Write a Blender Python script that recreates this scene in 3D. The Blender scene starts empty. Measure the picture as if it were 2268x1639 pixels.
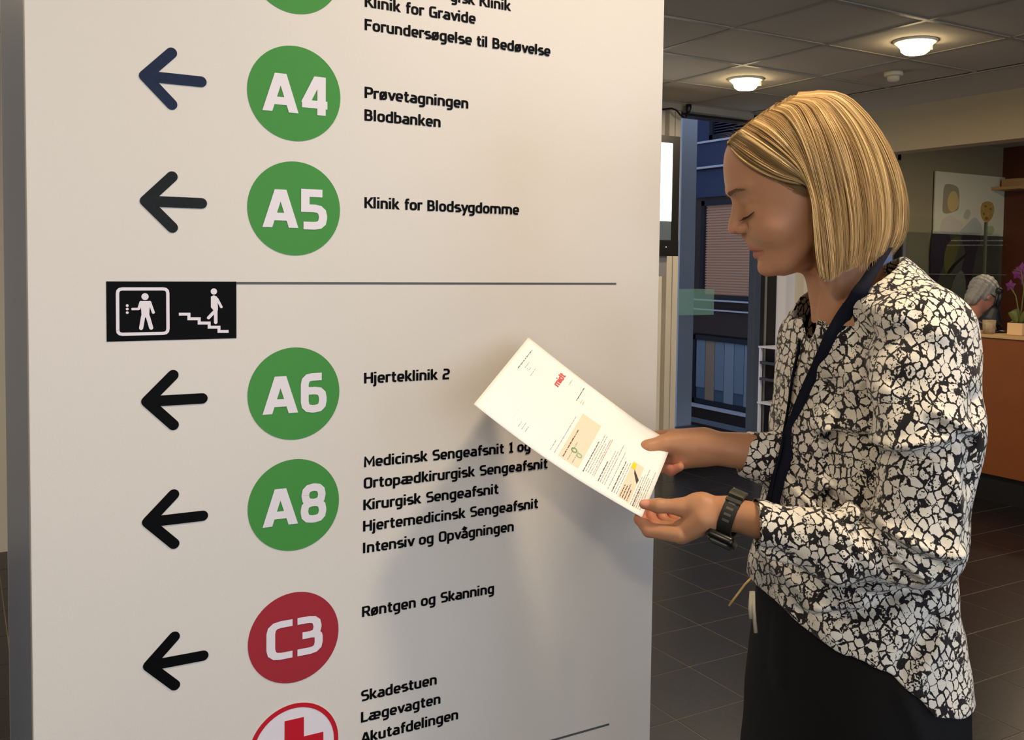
import bpy, bmesh, math, random
import numpy as np
from mathutils import Vector, Matrix
random.seed(7); rng = np.random.default_rng(7)
scene = bpy.context.scene
COL = scene.collection
# ---------------------------------------------------------------- camera
YAW = 0.5424
PITCH, ROLL = -0.0498, 0.0140
CZ = 1.44706; HC = 2.556
F_PX, PX0, PY0 = 2154.06, 1206.65, 690.87
_c, _s = math.cos(PITCH), math.sin(PITCH)
_fw = Vector((0, _c, _s)); _up = Vector((0, -_s, _c)); _rt = Vector((1, 0, 0))
_r2 = math.cos(ROLL)*_rt + math.sin(ROLL)*_up
_u2 = -math.sin(ROLL)*_rt + math.cos(ROLL)*_up
RZ = Matrix.Rotation(-YAW, 3, 'Z')
FW, RT, UP = RZ @ _fw, RZ @ _r2, RZ @ _u2
cam_d = bpy.data.cameras.new('camera')
cam = bpy.data.objects.new('camera', cam_d); COL.objects.link(cam)
cam_d.sensor_width = 36.0; cam_d.sensor_fit = 'HORIZONTAL'
cam_d.lens = F_PX/2268*36.0
cam_d.shift_x = (1134-PX0)/2268.0
cam_d.shift_y = -(819.5-PY0)/2268.0
cam_d.clip_start = 0.05; cam_d.clip_end = 100
M = Matrix.Identity(4)
for i in range(3):
    M[i][0] = RT[i]; M[i][1] = UP[i]; M[i][2] = -FW[i]
M[0][3], M[1][3], M[2][3] = 0, 0, CZ
cam.matrix_world = M
scene.camera = cam
# ---------------------------------------------------------------- light and exposure
scene.view_settings.view_transform = 'Standard'
scene.view_settings.look = 'None'
scene.view_settings.exposure = 0.0
scene.view_settings.gamma = 1.0
scene.view_settings.use_curve_mapping = False
LAMP_W = 16.0          # warm ceiling lamp
DAY_FILL_W = 39.0          # cool daylight fill added behind the camera, from no seen window
world = bpy.data.worlds.new('world'); scene.world = world
world.use_nodes = True
bg = world.node_tree.nodes['Background']
bg.inputs[0].default_value = (0.62, 0.67, 0.76, 1); bg.inputs[1].default_value = 2.3
def area(name, loc, rot, sx, sy, w, col):
    l = bpy.data.lights.new(name, 'AREA'); l.shape = 'RECTANGLE'; l.size = sx; l.size_y = sy
    l.energy = w; l.color = col
    o = bpy.data.objects.new(name, l); COL.objects.link(o); o.location = loc; o.rotation_euler = rot
    return o
area('daylight_fill_left', (-0.4, -3.35, 1.45), (math.radians(90), 0, 0), 4.4, 2.1, DAY_FILL_W, (0.86, 0.92, 1.0))  # unseen area light added as broad daylight fill
area('daylight_fill_right', (4.2, -3.35, 1.45), (math.radians(90), 0, 0), 2.6, 2.1, DAY_FILL_W*1.2, (0.60, 0.75, 1.0))  # second added fill, bluer, behind the camera to the right
# ---------------------------------------------------------------- helpers
def ray(px, py):
    px, py = float(px), float(py)
    return (px-PX0)/F_PX*RT - (py-PY0)/F_PX*UP + FW
def on(px, py, axis, val):
    "the point of the plane axis=val that the photograph shows at (px, py)"
    d = ray(px, py); i = 'xyz'.index(axis); o = Vector((0, 0, CZ))
    return o + d*((val-o[i])/d[i])
def srgb(r, g, b):
    f = lambda v: (v/255/12.92) if v/255 <= 0.04045 else ((v/255+0.055)/1.055)**2.4
    return (f(r), f(g), f(b), 1.0)
MATS = {}
def mat(name, col, rough=0.5, metal=0.0, emit=None, emit_s=0.0, trans=0.0, spec=0.5, bump=0.0, bscale=200, ior=1.45, sss=0.0, alpha=1.0, mottle=0.0, mscale=30, coat=0.0):
    if name in MATS: return MATS[name]
    m = bpy.data.materials.new(name); m.use_nodes = True
    nt = m.node_tree; b = nt.nodes['Principled BSDF']
    b.inputs['Base Color'].default_value = col
    b.inputs['Roughness'].default_value = rough; b.inputs['Metallic'].default_value = metal
    b.inputs['Transmission Weight'].default_value = trans; b.inputs['IOR'].default_value = ior
    b.inputs['Specular IOR Level'].default_value = spec; b.inputs['Alpha'].default_value = alpha
    b.inputs['Coat Weight'].default_value = coat
    if sss:
        b.inputs['Subsurface Weight'].default_value = sss
        b.inputs['Subsurface Radius'].default_value = (0.010, 0.004, 0.002)
        b.inputs['Subsurface Scale'].default_value = 0.6
    if emit:
        b.inputs['Emission Color'].default_value = emit; b.inputs['Emission Strength'].default_value = emit_s
    tc = nt.nodes.new('ShaderNodeTexCoord')
    if mottle:
        n = nt.nodes.new('ShaderNodeTexNoise'); n.inputs['Scale'].default_value = mscale; n.inputs['Detail'].default_value = 6
        nt.links.new(tc.outputs['Object'], n.inputs['Vector'])
        mx = nt.nodes.new('ShaderNodeMix'); mx.data_type = 'RGBA'
        mx.inputs[6].default_value = tuple(max(0, c*(1-mottle)) for c in col[:3])+(1,)
        mx.inputs[7].default_value = tuple(min(1, c*(1+mottle)) for c in col[:3])+(1,)
        nt.links.new(n.outputs['Fac'], mx.inputs[0]); nt.links.new(mx.outputs[2], b.inputs['Base Color'])
    if bump:
        n = nt.nodes.new('ShaderNodeTexNoise'); n.inputs['Scale'].default_value = bscale; n.inputs['Detail'].default_value = 3
        nt.links.new(tc.outputs['Object'], n.inputs['Vector'])
        bp = nt.nodes.new('ShaderNodeBump'); bp.inputs['Strength'].default_value = bump; bp.inputs['Distance'].default_value = 0.002
        nt.links.new(n.outputs['Fac'], bp.inputs['Height']); nt.links.new(bp.outputs['Normal'], b.inputs['Normal'])
    MATS[name] = m
    return m
def link(name, me, m=None, parent=None, smooth=False):
    o = bpy.data.objects.new(name, me); COL.objects.link(o)
    if m is not None:
        for k in (m if isinstance(m, (list, tuple)) else [m]): me.materials.append(k)
    if parent is not None: o.parent = parent
    if smooth: me.polygons.foreach_set('use_smooth', [True]*len(me.polygons))
    return o
def mesh_obj(name, verts, faces, m, parent=None, smooth=False):
    me = bpy.data.meshes.new(name); me.from_pydata([tuple(v) for v in verts], [], faces); me.update()
    return link(name, me, m, parent, smooth)
def bm_obj(name, bm, m, parent=None, smooth=False):
    me = bpy.data.meshes.new(name); bm.to_mesh(me); bm.free()
    return link(name, me, m, parent, smooth)
def tag(o, label=None, cat=None, group=None, kind=None):
    if label: o['label'] = label
    if cat: o['category'] = cat
    if group: o['group'] = group
    if kind: o['kind'] = kind
    return o
def thing(name, label, cat, loc=(0, 0, 0), rz=0.0, group=None):
    o = bpy.data.objects.new(name, None); COL.objects.link(o); o.empty_display_size = 0.05
    o.location = loc; o.rotation_euler = (0, 0, rz)
    return tag(o, label, cat, group)
def struct(o): o['kind'] = 'structure'; return o
def add_box(bm, x0, x1, y0, y1, z0, z1, bevel=0.0, mi=0):
    vs = [bm.verts.new((x, y, z)) for x in (x0, x1) for y in (y0, y1) for z in (z0, z1)]
    fs = []
    for f in ((0, 1, 3, 2), (4, 6, 7, 5), (0, 4, 5, 1), (2, 3, 7, 6), (0, 2, 6, 4), (1, 5, 7, 3)):
        fs.append(bm.faces.new([vs[i] for i in f])); fs[-1].material_index = mi
    if bevel:
        es = list({e for f in fs for e in f.edges})
        r = bmesh.ops.bevel(bm, geom=es, offset=bevel, segments=2, affect='EDGES', profile=0.7)
        for f in r['faces']: f.material_index = mi
    return vs
def box(name, x0, x1, y0, y1, z0, z1, m, parent=None, bevel=0.0):
    bm = bmesh.new(); add_box(bm, x0, x1, y0, y1, z0, z1, bevel)
    bmesh.ops.recalc_face_normals(bm, faces=bm.faces)
    return bm_obj(name, bm, m, parent)
def add_lathe(bm, prof, c=(0, 0, 0), n=24, axis=None):
    "surface of revolution of [(r, z)] about a vertical axis through c"
    rings = []
    for r, z in prof:
        if r < 1e-6: rings.append([bm.verts.new((c[0], c[1], c[2]+z))])
        else: rings.append([bm.verts.new((c[0]+r*math.cos(2*math.pi*i/n), c[1]+r*math.sin(2*math.pi*i/n), c[2]+z)) for i in range(n)])
    for a, b in zip(rings[:-1], rings[1:]):
        for i in range(n):
            j = (i+1) % n
            if len(a) == 1 and len(b) == 1: continue
            if len(a) == 1: bm.faces.new((a[0], b[i], b[j]))
            elif len(b) == 1: bm.faces.new((a[i], a[j], b[0]))
            else: bm.faces.new((a[i], a[j], b[j], b[i]))
def add_tube(bm, pts, r, n=8, cap=True, mi=0):
    pts = [Vector(p) for p in pts]; rr = r if isinstance(r, (list, tuple)) else [r]*len(pts)
    rings = []; prev = None
    for i, p in enumerate(pts):
        t = (pts[min(i+1, len(pts)-1)]-pts[max(i-1, 0)]).normalized()
        if prev is None:
            a = Vector((0, 0, 1)) if abs(t.z) < 0.9 else Vector((1, 0, 0))
            u = t.cross(a).normalized()
        else:
            u = (prev-t*prev.dot(t)).normalized()
        prev = u; v = t.cross(u)
        rings.append([bm.verts.new(p+rr[i]*(math.cos(2*math.pi*k/n)*u+math.sin(2*math.pi*k/n)*v)) for k in range(n)])
    for a, b in zip(rings[:-1], rings[1:]):
        for k in range(n):
            bm.faces.new((a[k], a[(k+1) % n], b[(k+1) % n], b[k])).material_index = mi
    if cap:
        bm.faces.new(rings[0][::-1]).material_index = mi; bm.faces.new(rings[-1]).material_index = mi
def tube(name, pts, r, m, parent=None, n=8):
    bm = bmesh.new(); add_tube(bm, pts, r, n); bmesh.ops.recalc_face_normals(bm, faces=bm.faces)
    return bm_obj(name, bm, m, parent, True)
def lathe(name, prof, m, parent=None, c=(0, 0, 0), n=24, smooth=True):
    bm = bmesh.new(); add_lathe(bm, prof, c, n); bmesh.ops.recalc_face_normals(bm, faces=bm.faces)
    return bm_obj(name, bm, m, parent, smooth)
def poly_prism(bm, pts, origin, ex, ez, n, t):
    "flat polygon (x, z) on a plane, given a small thickness along n"
    a = [bm.verts.new(origin+ex*x+ez*z) for x, z in pts]
    b = [bm.verts.new(origin+ex*x+ez*z+n*t) for x, z in pts]
    bm.faces.new(b)
    k = len(pts)
    for i in range(k): bm.faces.new((a[i], a[(i+1) % k], b[(i+1) % k], b[i]))
# ---------------------------------------------------------------- stroke lettering
def fillet(pts, r, closed=False, seg=3):
    out = []; n = len(pts)
    for i, p in enumerate(pts):
        rr = p[2] if len(p) > 2 else 0
        P = np.array(p[:2], float)
        if rr == 0 or (not closed and i in (0, n-1)): out.append(P); continue
        A = np.array(pts[i-1][:2], float); B = np.array(pts[(i+1) % n][:2], float)
        da = A-P; db = B-P; la = np.linalg.norm(da); lb = np.linalg.norm(db)
        k = min(rr*r, la*0.5, lb*0.5)
        a = P+da/la*k; b = P+db/lb*k
        for j in range(seg+1):
            t = j/seg; out.append((1-t)**2*a+2*t*(1-t)*P+t*t*b)
    return out
def ribbon(pts, w, closed=False):
    "quads of a mitred stroke of width w"
    P = [np.array(p, float) for p in pts]; n = len(P); L = []; R = []
    for i in range(n):
        if closed: a, b = P[i-1], P[(i+1) % n]
        else: a, b = P[max(i-1, 0)], P[min(i+1, n-1)]
        d1 = P[i]-a; d2 = b-P[i]
        if not closed and i == 0: d1 = d2
        if not closed and i == n-1: d2 = d1
        d1 = d1/(np.linalg.norm(d1)+1e-12); d2 = d2/(np.linalg.norm(d2)+1e-12)
        n1 = np.array((-d1[1], d1[0])); n2 = np.array((-d2[1], d2[0]))
        m = n1+n2; m = m/(np.linalg.norm(m)+1e-12); k = min(1.0/max(m@n1, 0.35), 2.2)
        L.append(P[i]+m*w/2*k); R.append(P[i]-m*w/2*k)
    q = []
    for i in range(n if closed else n-1):
        j = (i+1) % n; q.append((L[i], L[j], R[j], R[i]))
    return q
def bowl(x0, x1, y0, y1): return [(x0, y0, 1), (x1, y0, 1), (x1, y1, 1), (x0, y1, 1)]
A_ = 4.7; B_ = 0.5
GL = {  # glyph: (advance, [strokes]); a stroke is points (x, y[, rounded]) or ('c', points) for a closed one
'a': (4.4, [[(0.6, A_), (3.2, A_, 1), (3.2, 0)], [(3.2, 2.75), (0.5, 2.75, 1), (0.5, B_, 1), (3.2, B_)]]),
'b': (4.5, [[(0.5, 7.3), (0.5, 0)], [(0.5, A_), (3.3, A_, 1), (3.3, B_, 1), (0.5, B_)]]),
'c': (3.9, [[(3.2, A_), (0.5, A_, 1), (0.5, B_, 1), (3.2, B_)]]),
'd': (4.6, [[(3.3, 7.3), (3.3, 0)], [(3.3, A_), (0.5, A_, 1), (0.5, B_, 1), (3.3, B_)]]),
'e': (4.4, [[(3.2, B_), (0.5, B_, 1), (0.5, A_, 1), (3.2, A_, 1), (3.2, 2.4), (0.5, 2.4)]]),
'f': (3.1, [[(2.7, 6.8), (1.1, 6.8, 1), (1.1, 0)], [(0.1, A_), (2.6, A_)]]),
'g': (4.6, [[(3.3, B_), (0.5, B_, 1), (0.5, A_, 1), (3.3, A_), (3.3, -1.6, 1), (0.7, -1.6)]]),
'i': (1.9, [[(0.5, 5.2), (0.5, 0)], [(0.5, 7.3), (0.5, 6.25)]]),
'j': (2.0, [[(0.6, 5.2), (0.6, -1.6, 1), (-0.5, -1.6)], [(0.6, 7.3), (0.6, 6.25)]]),
'k': (4.3, [[(0.5, 7.3), (0.5, 0)], [(0.5, 2.7), (1.5, 2.7)], [(3.2, 5.2), (1.5, 2.7), (3.72, -0.5)]]),
'l': (2.0, [[(0.5, 7.3), (0.5, 0)]]),
'm': (7.2, [[(0.5, 5.2), (0.5, 0)], [(0.5, A_), (3.2, A_, 1), (3.2, 0)], [(2.6, A_), (5.9, A_, 1), (5.9, 0)]]),
'n': (4.6, [[(0.5, 5.2), (0.5, 0)], [(0.5, A_), (3.3, A_, 1), (3.3, 0)]]),
'o': (4.5, [('c', bowl(0.5, 3.3, B_, A_))]),
'p': (4.5, [[(0.5, 5.2), (0.5, -2.1)], [(0.5, A_), (3.3, A_, 1), (3.3, B_, 1), (0.5, B_)]]),
'r': (3.1, [[(0.5, 5.2), (0.5, 0)], [(0.5, 4.3), (1.1, A_), (2.7, A_)]]),
's': (4.1, [[(3.1, A_), (0.5, A_, 1), (0.5, 2.65, 1), (3.2, 2.65, 1), (3.2, B_, 1), (0.5, B_)]]),
't': (3.3, [[(1.1, 6.7), (1.1, B_, 1), (2.7, B_)], [(0.0, A_), (2.6, A_)]]),
'u': (4.6, [[(0.5, 5.2), (0.5, B_, 1), (3.3, B_)], [(3.3, 5.2), (3.3, 0)]]),
'v': (4.1, [[(0.14, 5.7), (2.1, -0.4)], [(3.66, 5.7), (1.7, -0.4)]]),
'y': (4.1, [[(0.14, 5.7), (1.95, 0.6)], [(3.76, 5.7), (1.1, -2.5)]]),
'\u00f8': (4.6, [('c', bowl(0.5, 3.3, B_, A_)), [(0.3, -0.2), (3.5, 5.4)]]),
'\u00e6': (7.2, [[(0.6, A_), (3.2, A_)], [(3.2, 2.75), (0.5, 2.75, 1), (0.5, B_, 1), (3.2, B_)], [(5.9, B_), (3.2, B_), (3.2, A_), (5.9, A_, 1), (5.9, 2.4), (3.2, 2.4)]]),
'\u00e5': (4.4, [[(0.6, A_), (3.2, A_, 1), (3.2, 0)], [(3.2, 2.75), (0.5, 2.75, 1), (0.5, B_, 1), (3.2, B_)], ('c', [(1.2, 6.2, 1), (2.5, 6.2, 1), (2.5, 7.5, 1), (1.2, 7.5, 1)])]),
'A': (5.2, [[(0.27, -0.5), (2.38, 7.5)], [(4.53, -0.5), (2.42, 7.5)], [(1.0, 2.0), (3.8, 2.0)]]),
'B': (5.0, [('c', [(0.6, 0.5), (3.7, 0.5, 1), (3.7, 3.6, 1), (0.6, 3.6)]), ('c', [(0.6, 3.6), (3.4, 3.6, 1), (3.4, 6.5, 1), (0.6, 6.5)])]),
'C': (4.7, [[(3.8, 6.5), (0.6, 6.5, 1), (0.6, 0.5, 1), (3.8, 0.5)]]),
'F': (4.4, [[(3.8, 6.5), (0.6, 6.5), (0.6, 0)], [(0.6, 3.5), (3.4, 3.5)]]),
'G': (5.1, [[(3.9, 6.5), (0.6, 6.5, 1), (0.6, 0.5, 1), (3.9, 0.5), (3.9, 3.3), (2.3, 3.3)]]),
'H': (5.4, [[(0.6, 7), (0.6, 0)], [(4.2, 7), (4.2, 0)], [(0.6, 3.6), (4.2, 3.6)]]),
'I': (2.4, [[(0.7, 7), (0.7, 0)]]),
'K': (5.0, [[(0.6, 7), (0.6, 0)], [(0.6, 3.6), (1.9, 3.6)], [(4.42, 7.5), (1.9, 3.6), (4.65, -0.5)]]),
'L': (4.3, [[(0.6, 7), (0.6, 0.5), (3.7, 0.5)]]),
'M': (6.4, [[(0.6, 0), (0.6, 6.6), (2.9, 2.2), (5.2, 6.6), (5.2, 0)]]),
'O': (5.2, [('c', bowl(0.6, 4.0, 0.5, 6.5))]),
'P': (4.8, [[(0.6, 0), (0.6, 6.5), (3.8, 6.5, 1), (3.8, 3.0, 1), (0.6, 3.0)]]),
'R': (5.0, [[(0.6, 0), (0.6, 6.5), (3.8, 6.5, 1), (3.8, 3.2, 1), (0.6, 3.2)], [(2.4, 3.2), (4.37, -0.5)]]),
'S': (4.8, [[(3.8, 6.5), (0.6, 6.5, 1), (0.6, 3.6, 1), (3.8, 3.6, 1), (3.8, 0.5, 1), (0.5, 0.5)]]),
'1': (3.2, [[(0.4, 6.0), (1.6, 6.6), (1.6, 0.4)], [(0.3, 0.5), (2.8, 0.5)]]),
'2': (4.6, [[(0.6, 6.5), (3.6, 6.5, 1), (3.6, 3.6, 1), (0.6, 3.4, 1), (0.6, 0.5), (3.8, 0.5)]]),
'3': (4.7, [[(0.5, 6.5), (3.7, 6.5, 1), (3.7, 3.6, 1), (1.3, 3.6)], [(2.9, 3.6), (3.9, 3.4, 1), (3.9, 0.5, 1), (0.5, 0.5)]]),
'4': (4.9, [[(4.4, 1.9), (0.1, 1.9)], [(0.62, 1.9), (3.1, 7.4)], [(3.4, 7), (3.4, 0)]]),
'5': (4.8, [[(3.7, 6.5), (0.8, 6.5), (0.8, 3.7), (3.8, 3.7, 1), (3.8, 0.5, 1), (0.5, 0.5)]]),
'6': (4.8, [[(3.7, 6.5), (0.6, 6.5, 1), (0.6, 0.5, 1), (3.9, 0.5, 1), (3.9, 3.9, 1), (0.6, 3.9)]]),
'8': (4.8, [('c', bowl(0.5, 3.9, 0.5, 3.6)), ('c', bowl(0.65, 3.75, 3.6, 6.5))]),
' ': (2.5, []),
}
CLIP = {'A': (0, 7), 'K': (0, 7), 'R': (0, 7), 'M': (0, 7), 'k': (0, 7.3), 'v': (0, 5.2), 'y': (-2.1, 5.2), '4': (0, 7), '\u00f8': (-0.45, 5.65)}
def clip_poly(P, y, keep_above):
    out = []; n = len(P); f = lambda p: (p[1]-y) if keep_above else (y-p[1])
    for i in range(n):
        a, b = P[i], P[(i+1) % n]; fa, fb = f(a), f(b)
        if fa >= 0: out.append(a)
        if (fa >= 0) != (fb >= 0):
            t = fa/(fa-fb); out.append((a[0]+t*(b[0]-a[0]), a[1]+t*(b[1]-a[1])))
    return out
def text_quads(s, stroke=1.05, r=1.1):
    x = 0; Q = []
    for ch in s:
        adv, st = GL[ch]
        for k in st:
            cl = isinstance(k, tuple); pts = k[1] if cl else k
            for q in ribbon(fillet(pts, r, cl), stroke, cl):
                q = [(x+p[0], p[1]) for p in q]
                if ch in CLIP:
                    q = clip_poly(q, CLIP[ch][0], True)
                    if len(q) > 2: q = clip_poly(q, CLIP[ch][1], False)
                if len(q) > 2: Q.append(q)
        x += adv
    xs = [p[0] for q in Q for p in q]
    return Q, min(xs), max(xs)
def text_obj(name, s, x0, x1, z, cap, frame, m, parent, stroke=1.05, r=1.1, off=0.0009):
    "one line of lettering from x0 to x1 on the plane frame=(origin, ex, ez, normal), baseline z, capital height cap"
    Q, a, b = text_quads(s, stroke, r); sx = (x1-x0)/(b-a); sz = cap/7.0
    O, ex, ez, n = frame; vs = []; fs = []
    for q in Q:
        i = len(vs)
        for p in q: vs.append(O+ex*(x0+(p[0]-a)*sx)+ez*(z+p[1]*sz)+n*(off+0.000004*len(fs)))
        fs.append(tuple(range(i, i+len(q))))
    return mesh_obj(name, vs, fs, m, parent)
# ================================================================ SETTING
M_white = mat('wall_paint', srgb(205, 198, 182), 0.8, bump=0.12, bscale=120)
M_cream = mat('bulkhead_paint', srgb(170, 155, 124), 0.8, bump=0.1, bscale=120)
M_ceil = mat('ceiling_tile_fibre', srgb(182, 176, 162), 0.9, bump=0.25, bscale=400, mottle=0.05, mscale=150)
M_grid = mat('ceiling_grid_metal', srgb(150, 146, 134), 0.5)
M_gap = mat('ceiling_shadow', srgb(60, 57, 50), 0.9)
M_tile = mat('slate_tile', srgb(21, 21, 25), 0.32, spec=0.42, mottle=0.25, mscale=8, bump=0.15, bscale=60)
M_grout = mat('grout', srgb(125, 120, 110), 0.8)
M_dark = mat('window_frame_dark', srgb(24, 25, 30), 0.4)
M_glass = mat('window_glass', (0.93, 0.96, 1.0, 1), 0.02, trans=1.0, ior=1.05)
M_wood = mat('cherry_panel', srgb(128, 72, 36), 0.35, mottle=0.10, mscale=6)
M_redwood = mat('red_wood_wall', srgb(88, 44, 26), 0.5, mottle=0.12, mscale=5)
M_black = mat('black_plastic', srgb(14, 14, 15), 0.4)
M_blackm = mat('plinth_black', srgb(16, 16, 18), 0.6)
M_alu = mat('aluminium_grey', srgb(140, 148, 160), 0.35, metal=0.3)

# floor: a grout bed with separate tiles where the photograph shows them
PHX, PHY, T = 0.14, 0.272, 0.30
fb = box('floor', -4.5, 8.4, -3.6, 5.6, -0.06, -0.0012, M_grout); struct(fb)
bm = bmesh.new(); add_box(bm, 0.002, T-0.002, 0.002, T-0.002, -0.004, 0.0, 0.0008)
bmesh.ops.recalc_face_normals(bm, faces=bm.faces)
tile_me = bpy.data.meshes.new('tile'); bm.to_mesh(tile_me); bm.free(); tile_me.materials.append(M_tile)
nx0 = math.floor((-4.5-PHX)/T); rest = bmesh.new(); count = 0
for i in range(nx0, 60):
    for j in range(-20, 30):
        x, y = PHX+i*T, PHY+j*T
        if x < -4.6 or x > 8.2 or y < -3.7 or y > 5.3: continue
        cx, cy = x+0.15, y+0.15
        d = Vector((cx, cy, 0))-Vector((0, 0, CZ)); dz = d.dot(FW)
        u = PX0+F_PX*d.dot(RT)/max(dz, 0.01); v = PY0-F_PX*d.dot(UP)/max(dz, 0.01)
        if dz > 0 and 1400 < u < 2400 and v < 1760 and count < 290 and cx < 5.6:
            o = bpy.data.objects.new('tile', tile_me); COL.objects.link(o); o.location = (x, y, 0); o.parent = fb; count += 1
        else:
            add_box(rest, x+0.002, x+T-0.002, y+0.002, y+T-0.002, -0.004, 0.0)
bmesh.ops.recalc_face_normals(rest, faces=rest.faces)
tag(bm_obj('tile_field', rest, M_tile, fb), kind='stuff')

# ceiling: slab, metal T-grid, tiles laid in it
cb = box('ceiling', -4.5, 8.4, -3.6, 5.6, HC+0.03, HC+0.10, M_gap); struct(cb)
CT = 0.6; CPX, CPY = 3.127-6*CT, 3.503-6*CT
bm = bmesh.new(); add_box(bm, 0.007, CT-0.007, 0.007, CT-0.007, 0.004, 0.022, 0.002)
bmesh.ops.recalc_face_normals(bm, faces=bm.faces)
ct_me = bpy.data.meshes.new('ceiling_tile'); bm.to_mesh(ct_me); bm.free(); ct_me.materials.append(M_ceil)
for i in range(-8, 9):
    for j in range(-6, 10):
        x, y = CPX+i*CT, CPY+j*CT
        if x > 4.6 or y > 4.9 or x < -4.4 or y < -3.6: continue
        o = bpy.data.objects.new('ceiling_tile', ct_me); COL.objects.link(o); o.location = (x, y, HC); o.parent = cb
bm = bmesh.new()
for i in range(-6, 10):
    x = CPX+i*CT
    if -4.4 < x < 4.95: add_box(bm, x-0.012, x+0.012, -3.6, 5.305, HC+0.000, HC+0.004); add_box(bm, x-0.002, x+0.002, -3.6, 5.305, HC+0.004, HC+0.03)
for j in range(-6, 12):
    y = CPY+j*CT
    if -3.6 < y < 5.4: add_box(bm, -4.5, 4.927, y-0.012, y+0.012, HC-0.0004, HC+0.0036); add_box(bm, -4.5, 4.927, y-0.002, y+0.002, HC+0.004, HC+0.03)
bmesh.ops.recalc_face_normals(bm, faces=bm.faces)
bm_obj('ceiling_grid', bm, M_grid, cb)
# plaster margin beside the tiles, with its edge trim
struct(box('trim_1', 4.915, 4.935, -3.6, 5.31, HC-0.006, HC+0.03, M_grid))
box('plaster_margin', 4.935, 5.58, -3.6, 5.40, HC-0.002, HC+0.03, M_ceil, cb)
box('reception_soffit', 5.60, 8.35, -3.6, 5.56, HC+0.005, HC+0.03, M_ceil, cb)
struct(box('trim_2', -4.5, 4.94, 5.305, 5.40, HC-0.045, HC+0.03, M_grid))

# bulkhead over the reception counter
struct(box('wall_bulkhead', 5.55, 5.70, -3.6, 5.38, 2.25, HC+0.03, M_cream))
# window wall (parallel to the sign): wall to the left, glazing, wall to the right
YW = 5.38
struct(box('wall_back', -4.5, 4.19, YW, YW+0.15, 0.0, HC+0.02, M_white))
struct(box('trim_3', 4.19, 4.29, YW-0.05, YW+0.15, 0.0, HC-0.04, mat('jamb_paint', srgb(196, 188, 170), 0.7)))
struct(box('trim_4', 4.235, 4.25, YW-0.062, YW-0.05, 0.0, HC-0.04, MATS['jamb_paint']))
struct(box('wall_back_right', 5.25, 5.60, YW, YW+0.15, 0.0, HC+0.02, mat('white_panel', srgb(206, 206, 212), 0.7)))
struct(box('trim_5', 5.47, 5.58, YW-0.09, YW, 0.0, 2.26, M_white))
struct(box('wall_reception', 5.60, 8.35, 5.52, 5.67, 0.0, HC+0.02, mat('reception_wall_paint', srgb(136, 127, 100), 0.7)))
struct(box('wall_left', -4.65, -4.5, -3.6, 5.5, 0.0, HC+0.02, M_white))
struct(box('wall_right', 8.2, 8.35, -3.6, 5.52, 0.0, HC+0.02, M_redwood))
# wall behind the camera with two openings for the added daylight
wf = bmesh.new()
for a in ((-4.5, -2.6, 0, HC), (1.8, 2.9, 0, HC), (5.5, 8.35, 0, HC), (-2.6, 1.8, 0, 0.4), (-2.6, 1.8, 2.5, HC), (2.9, 5.5, 0, 0.4), (2.9, 5.5, 2.5, HC)):
    add_box(wf, a[0], a[1], -3.75, -3.6, a[2], a[3])
struct(bm_obj('wall_front', wf, M_white))
# glazing of the window wall
w1 = thing('window_1', None, None); struct(w1)
box('glass_pane', 4.30, 5.10, YW+0.06, YW+0.066, 0.12, HC-0.06, M_glass, w1)
box('frame_stile', 5.11, 5.155, YW-0.01, YW+0.12, 0.0, HC-0.05, M_dark, w1)
box('frame_post', 5.165, 5.25, YW-0.03, YW+0.15, 0.0, HC-0.05, M_blackm, w1)
box('frame_bead', 5.150, 5.170, YW-0.02, YW+0.05, 0.0, HC-0.05, mat('bead_silver', srgb(150, 150, 145), 0.4, metal=0.4), w1)
box('frame_sill', 4.29, 5.12, YW-0.01, YW+0.12, 0.0, 0.12, M_dark, w1)
box('frame_head', 4.29, 5.12, YW-0.0, YW+0.12, HC-0.06, HC+0.02, M_dark, w1)
p = on(1505, 640, 'y', YW+0.05); q = on(1581, 697, 'y', YW+0.05)
box('green_film', p.x, q.x, YW+0.052, YW+0.056, q.z, p.z, mat('green_film', srgb(120, 165, 160), 0.3, alpha=0.35), w1)
# narrow window strip beside the poster, in the reception wall
w2 = thing('window_2', None, None); struct(w2)
p = on(1986, 350, 'y', 5.52); q = on(2008, 620, 'y', 5.52)
box('glass_pane', 6.45, 6.72, 5.506, 5.512, 0.9, 2.35, mat('dusk_glass', srgb(110, 135, 190), 0.15, emit=srgb(105, 130, 185), emit_s=0.35), w2)
box('frame', 6.73, 6.77, 5.49, 5.52, 0.9, 2.40, mat('frame_greygreen', srgb(120, 122, 100), 0.5), w2)
box('frame', 6.44, 6.77, 5.49, 5.52, 2.352, 2.40, MATS['frame_greygreen'], w2)

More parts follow.
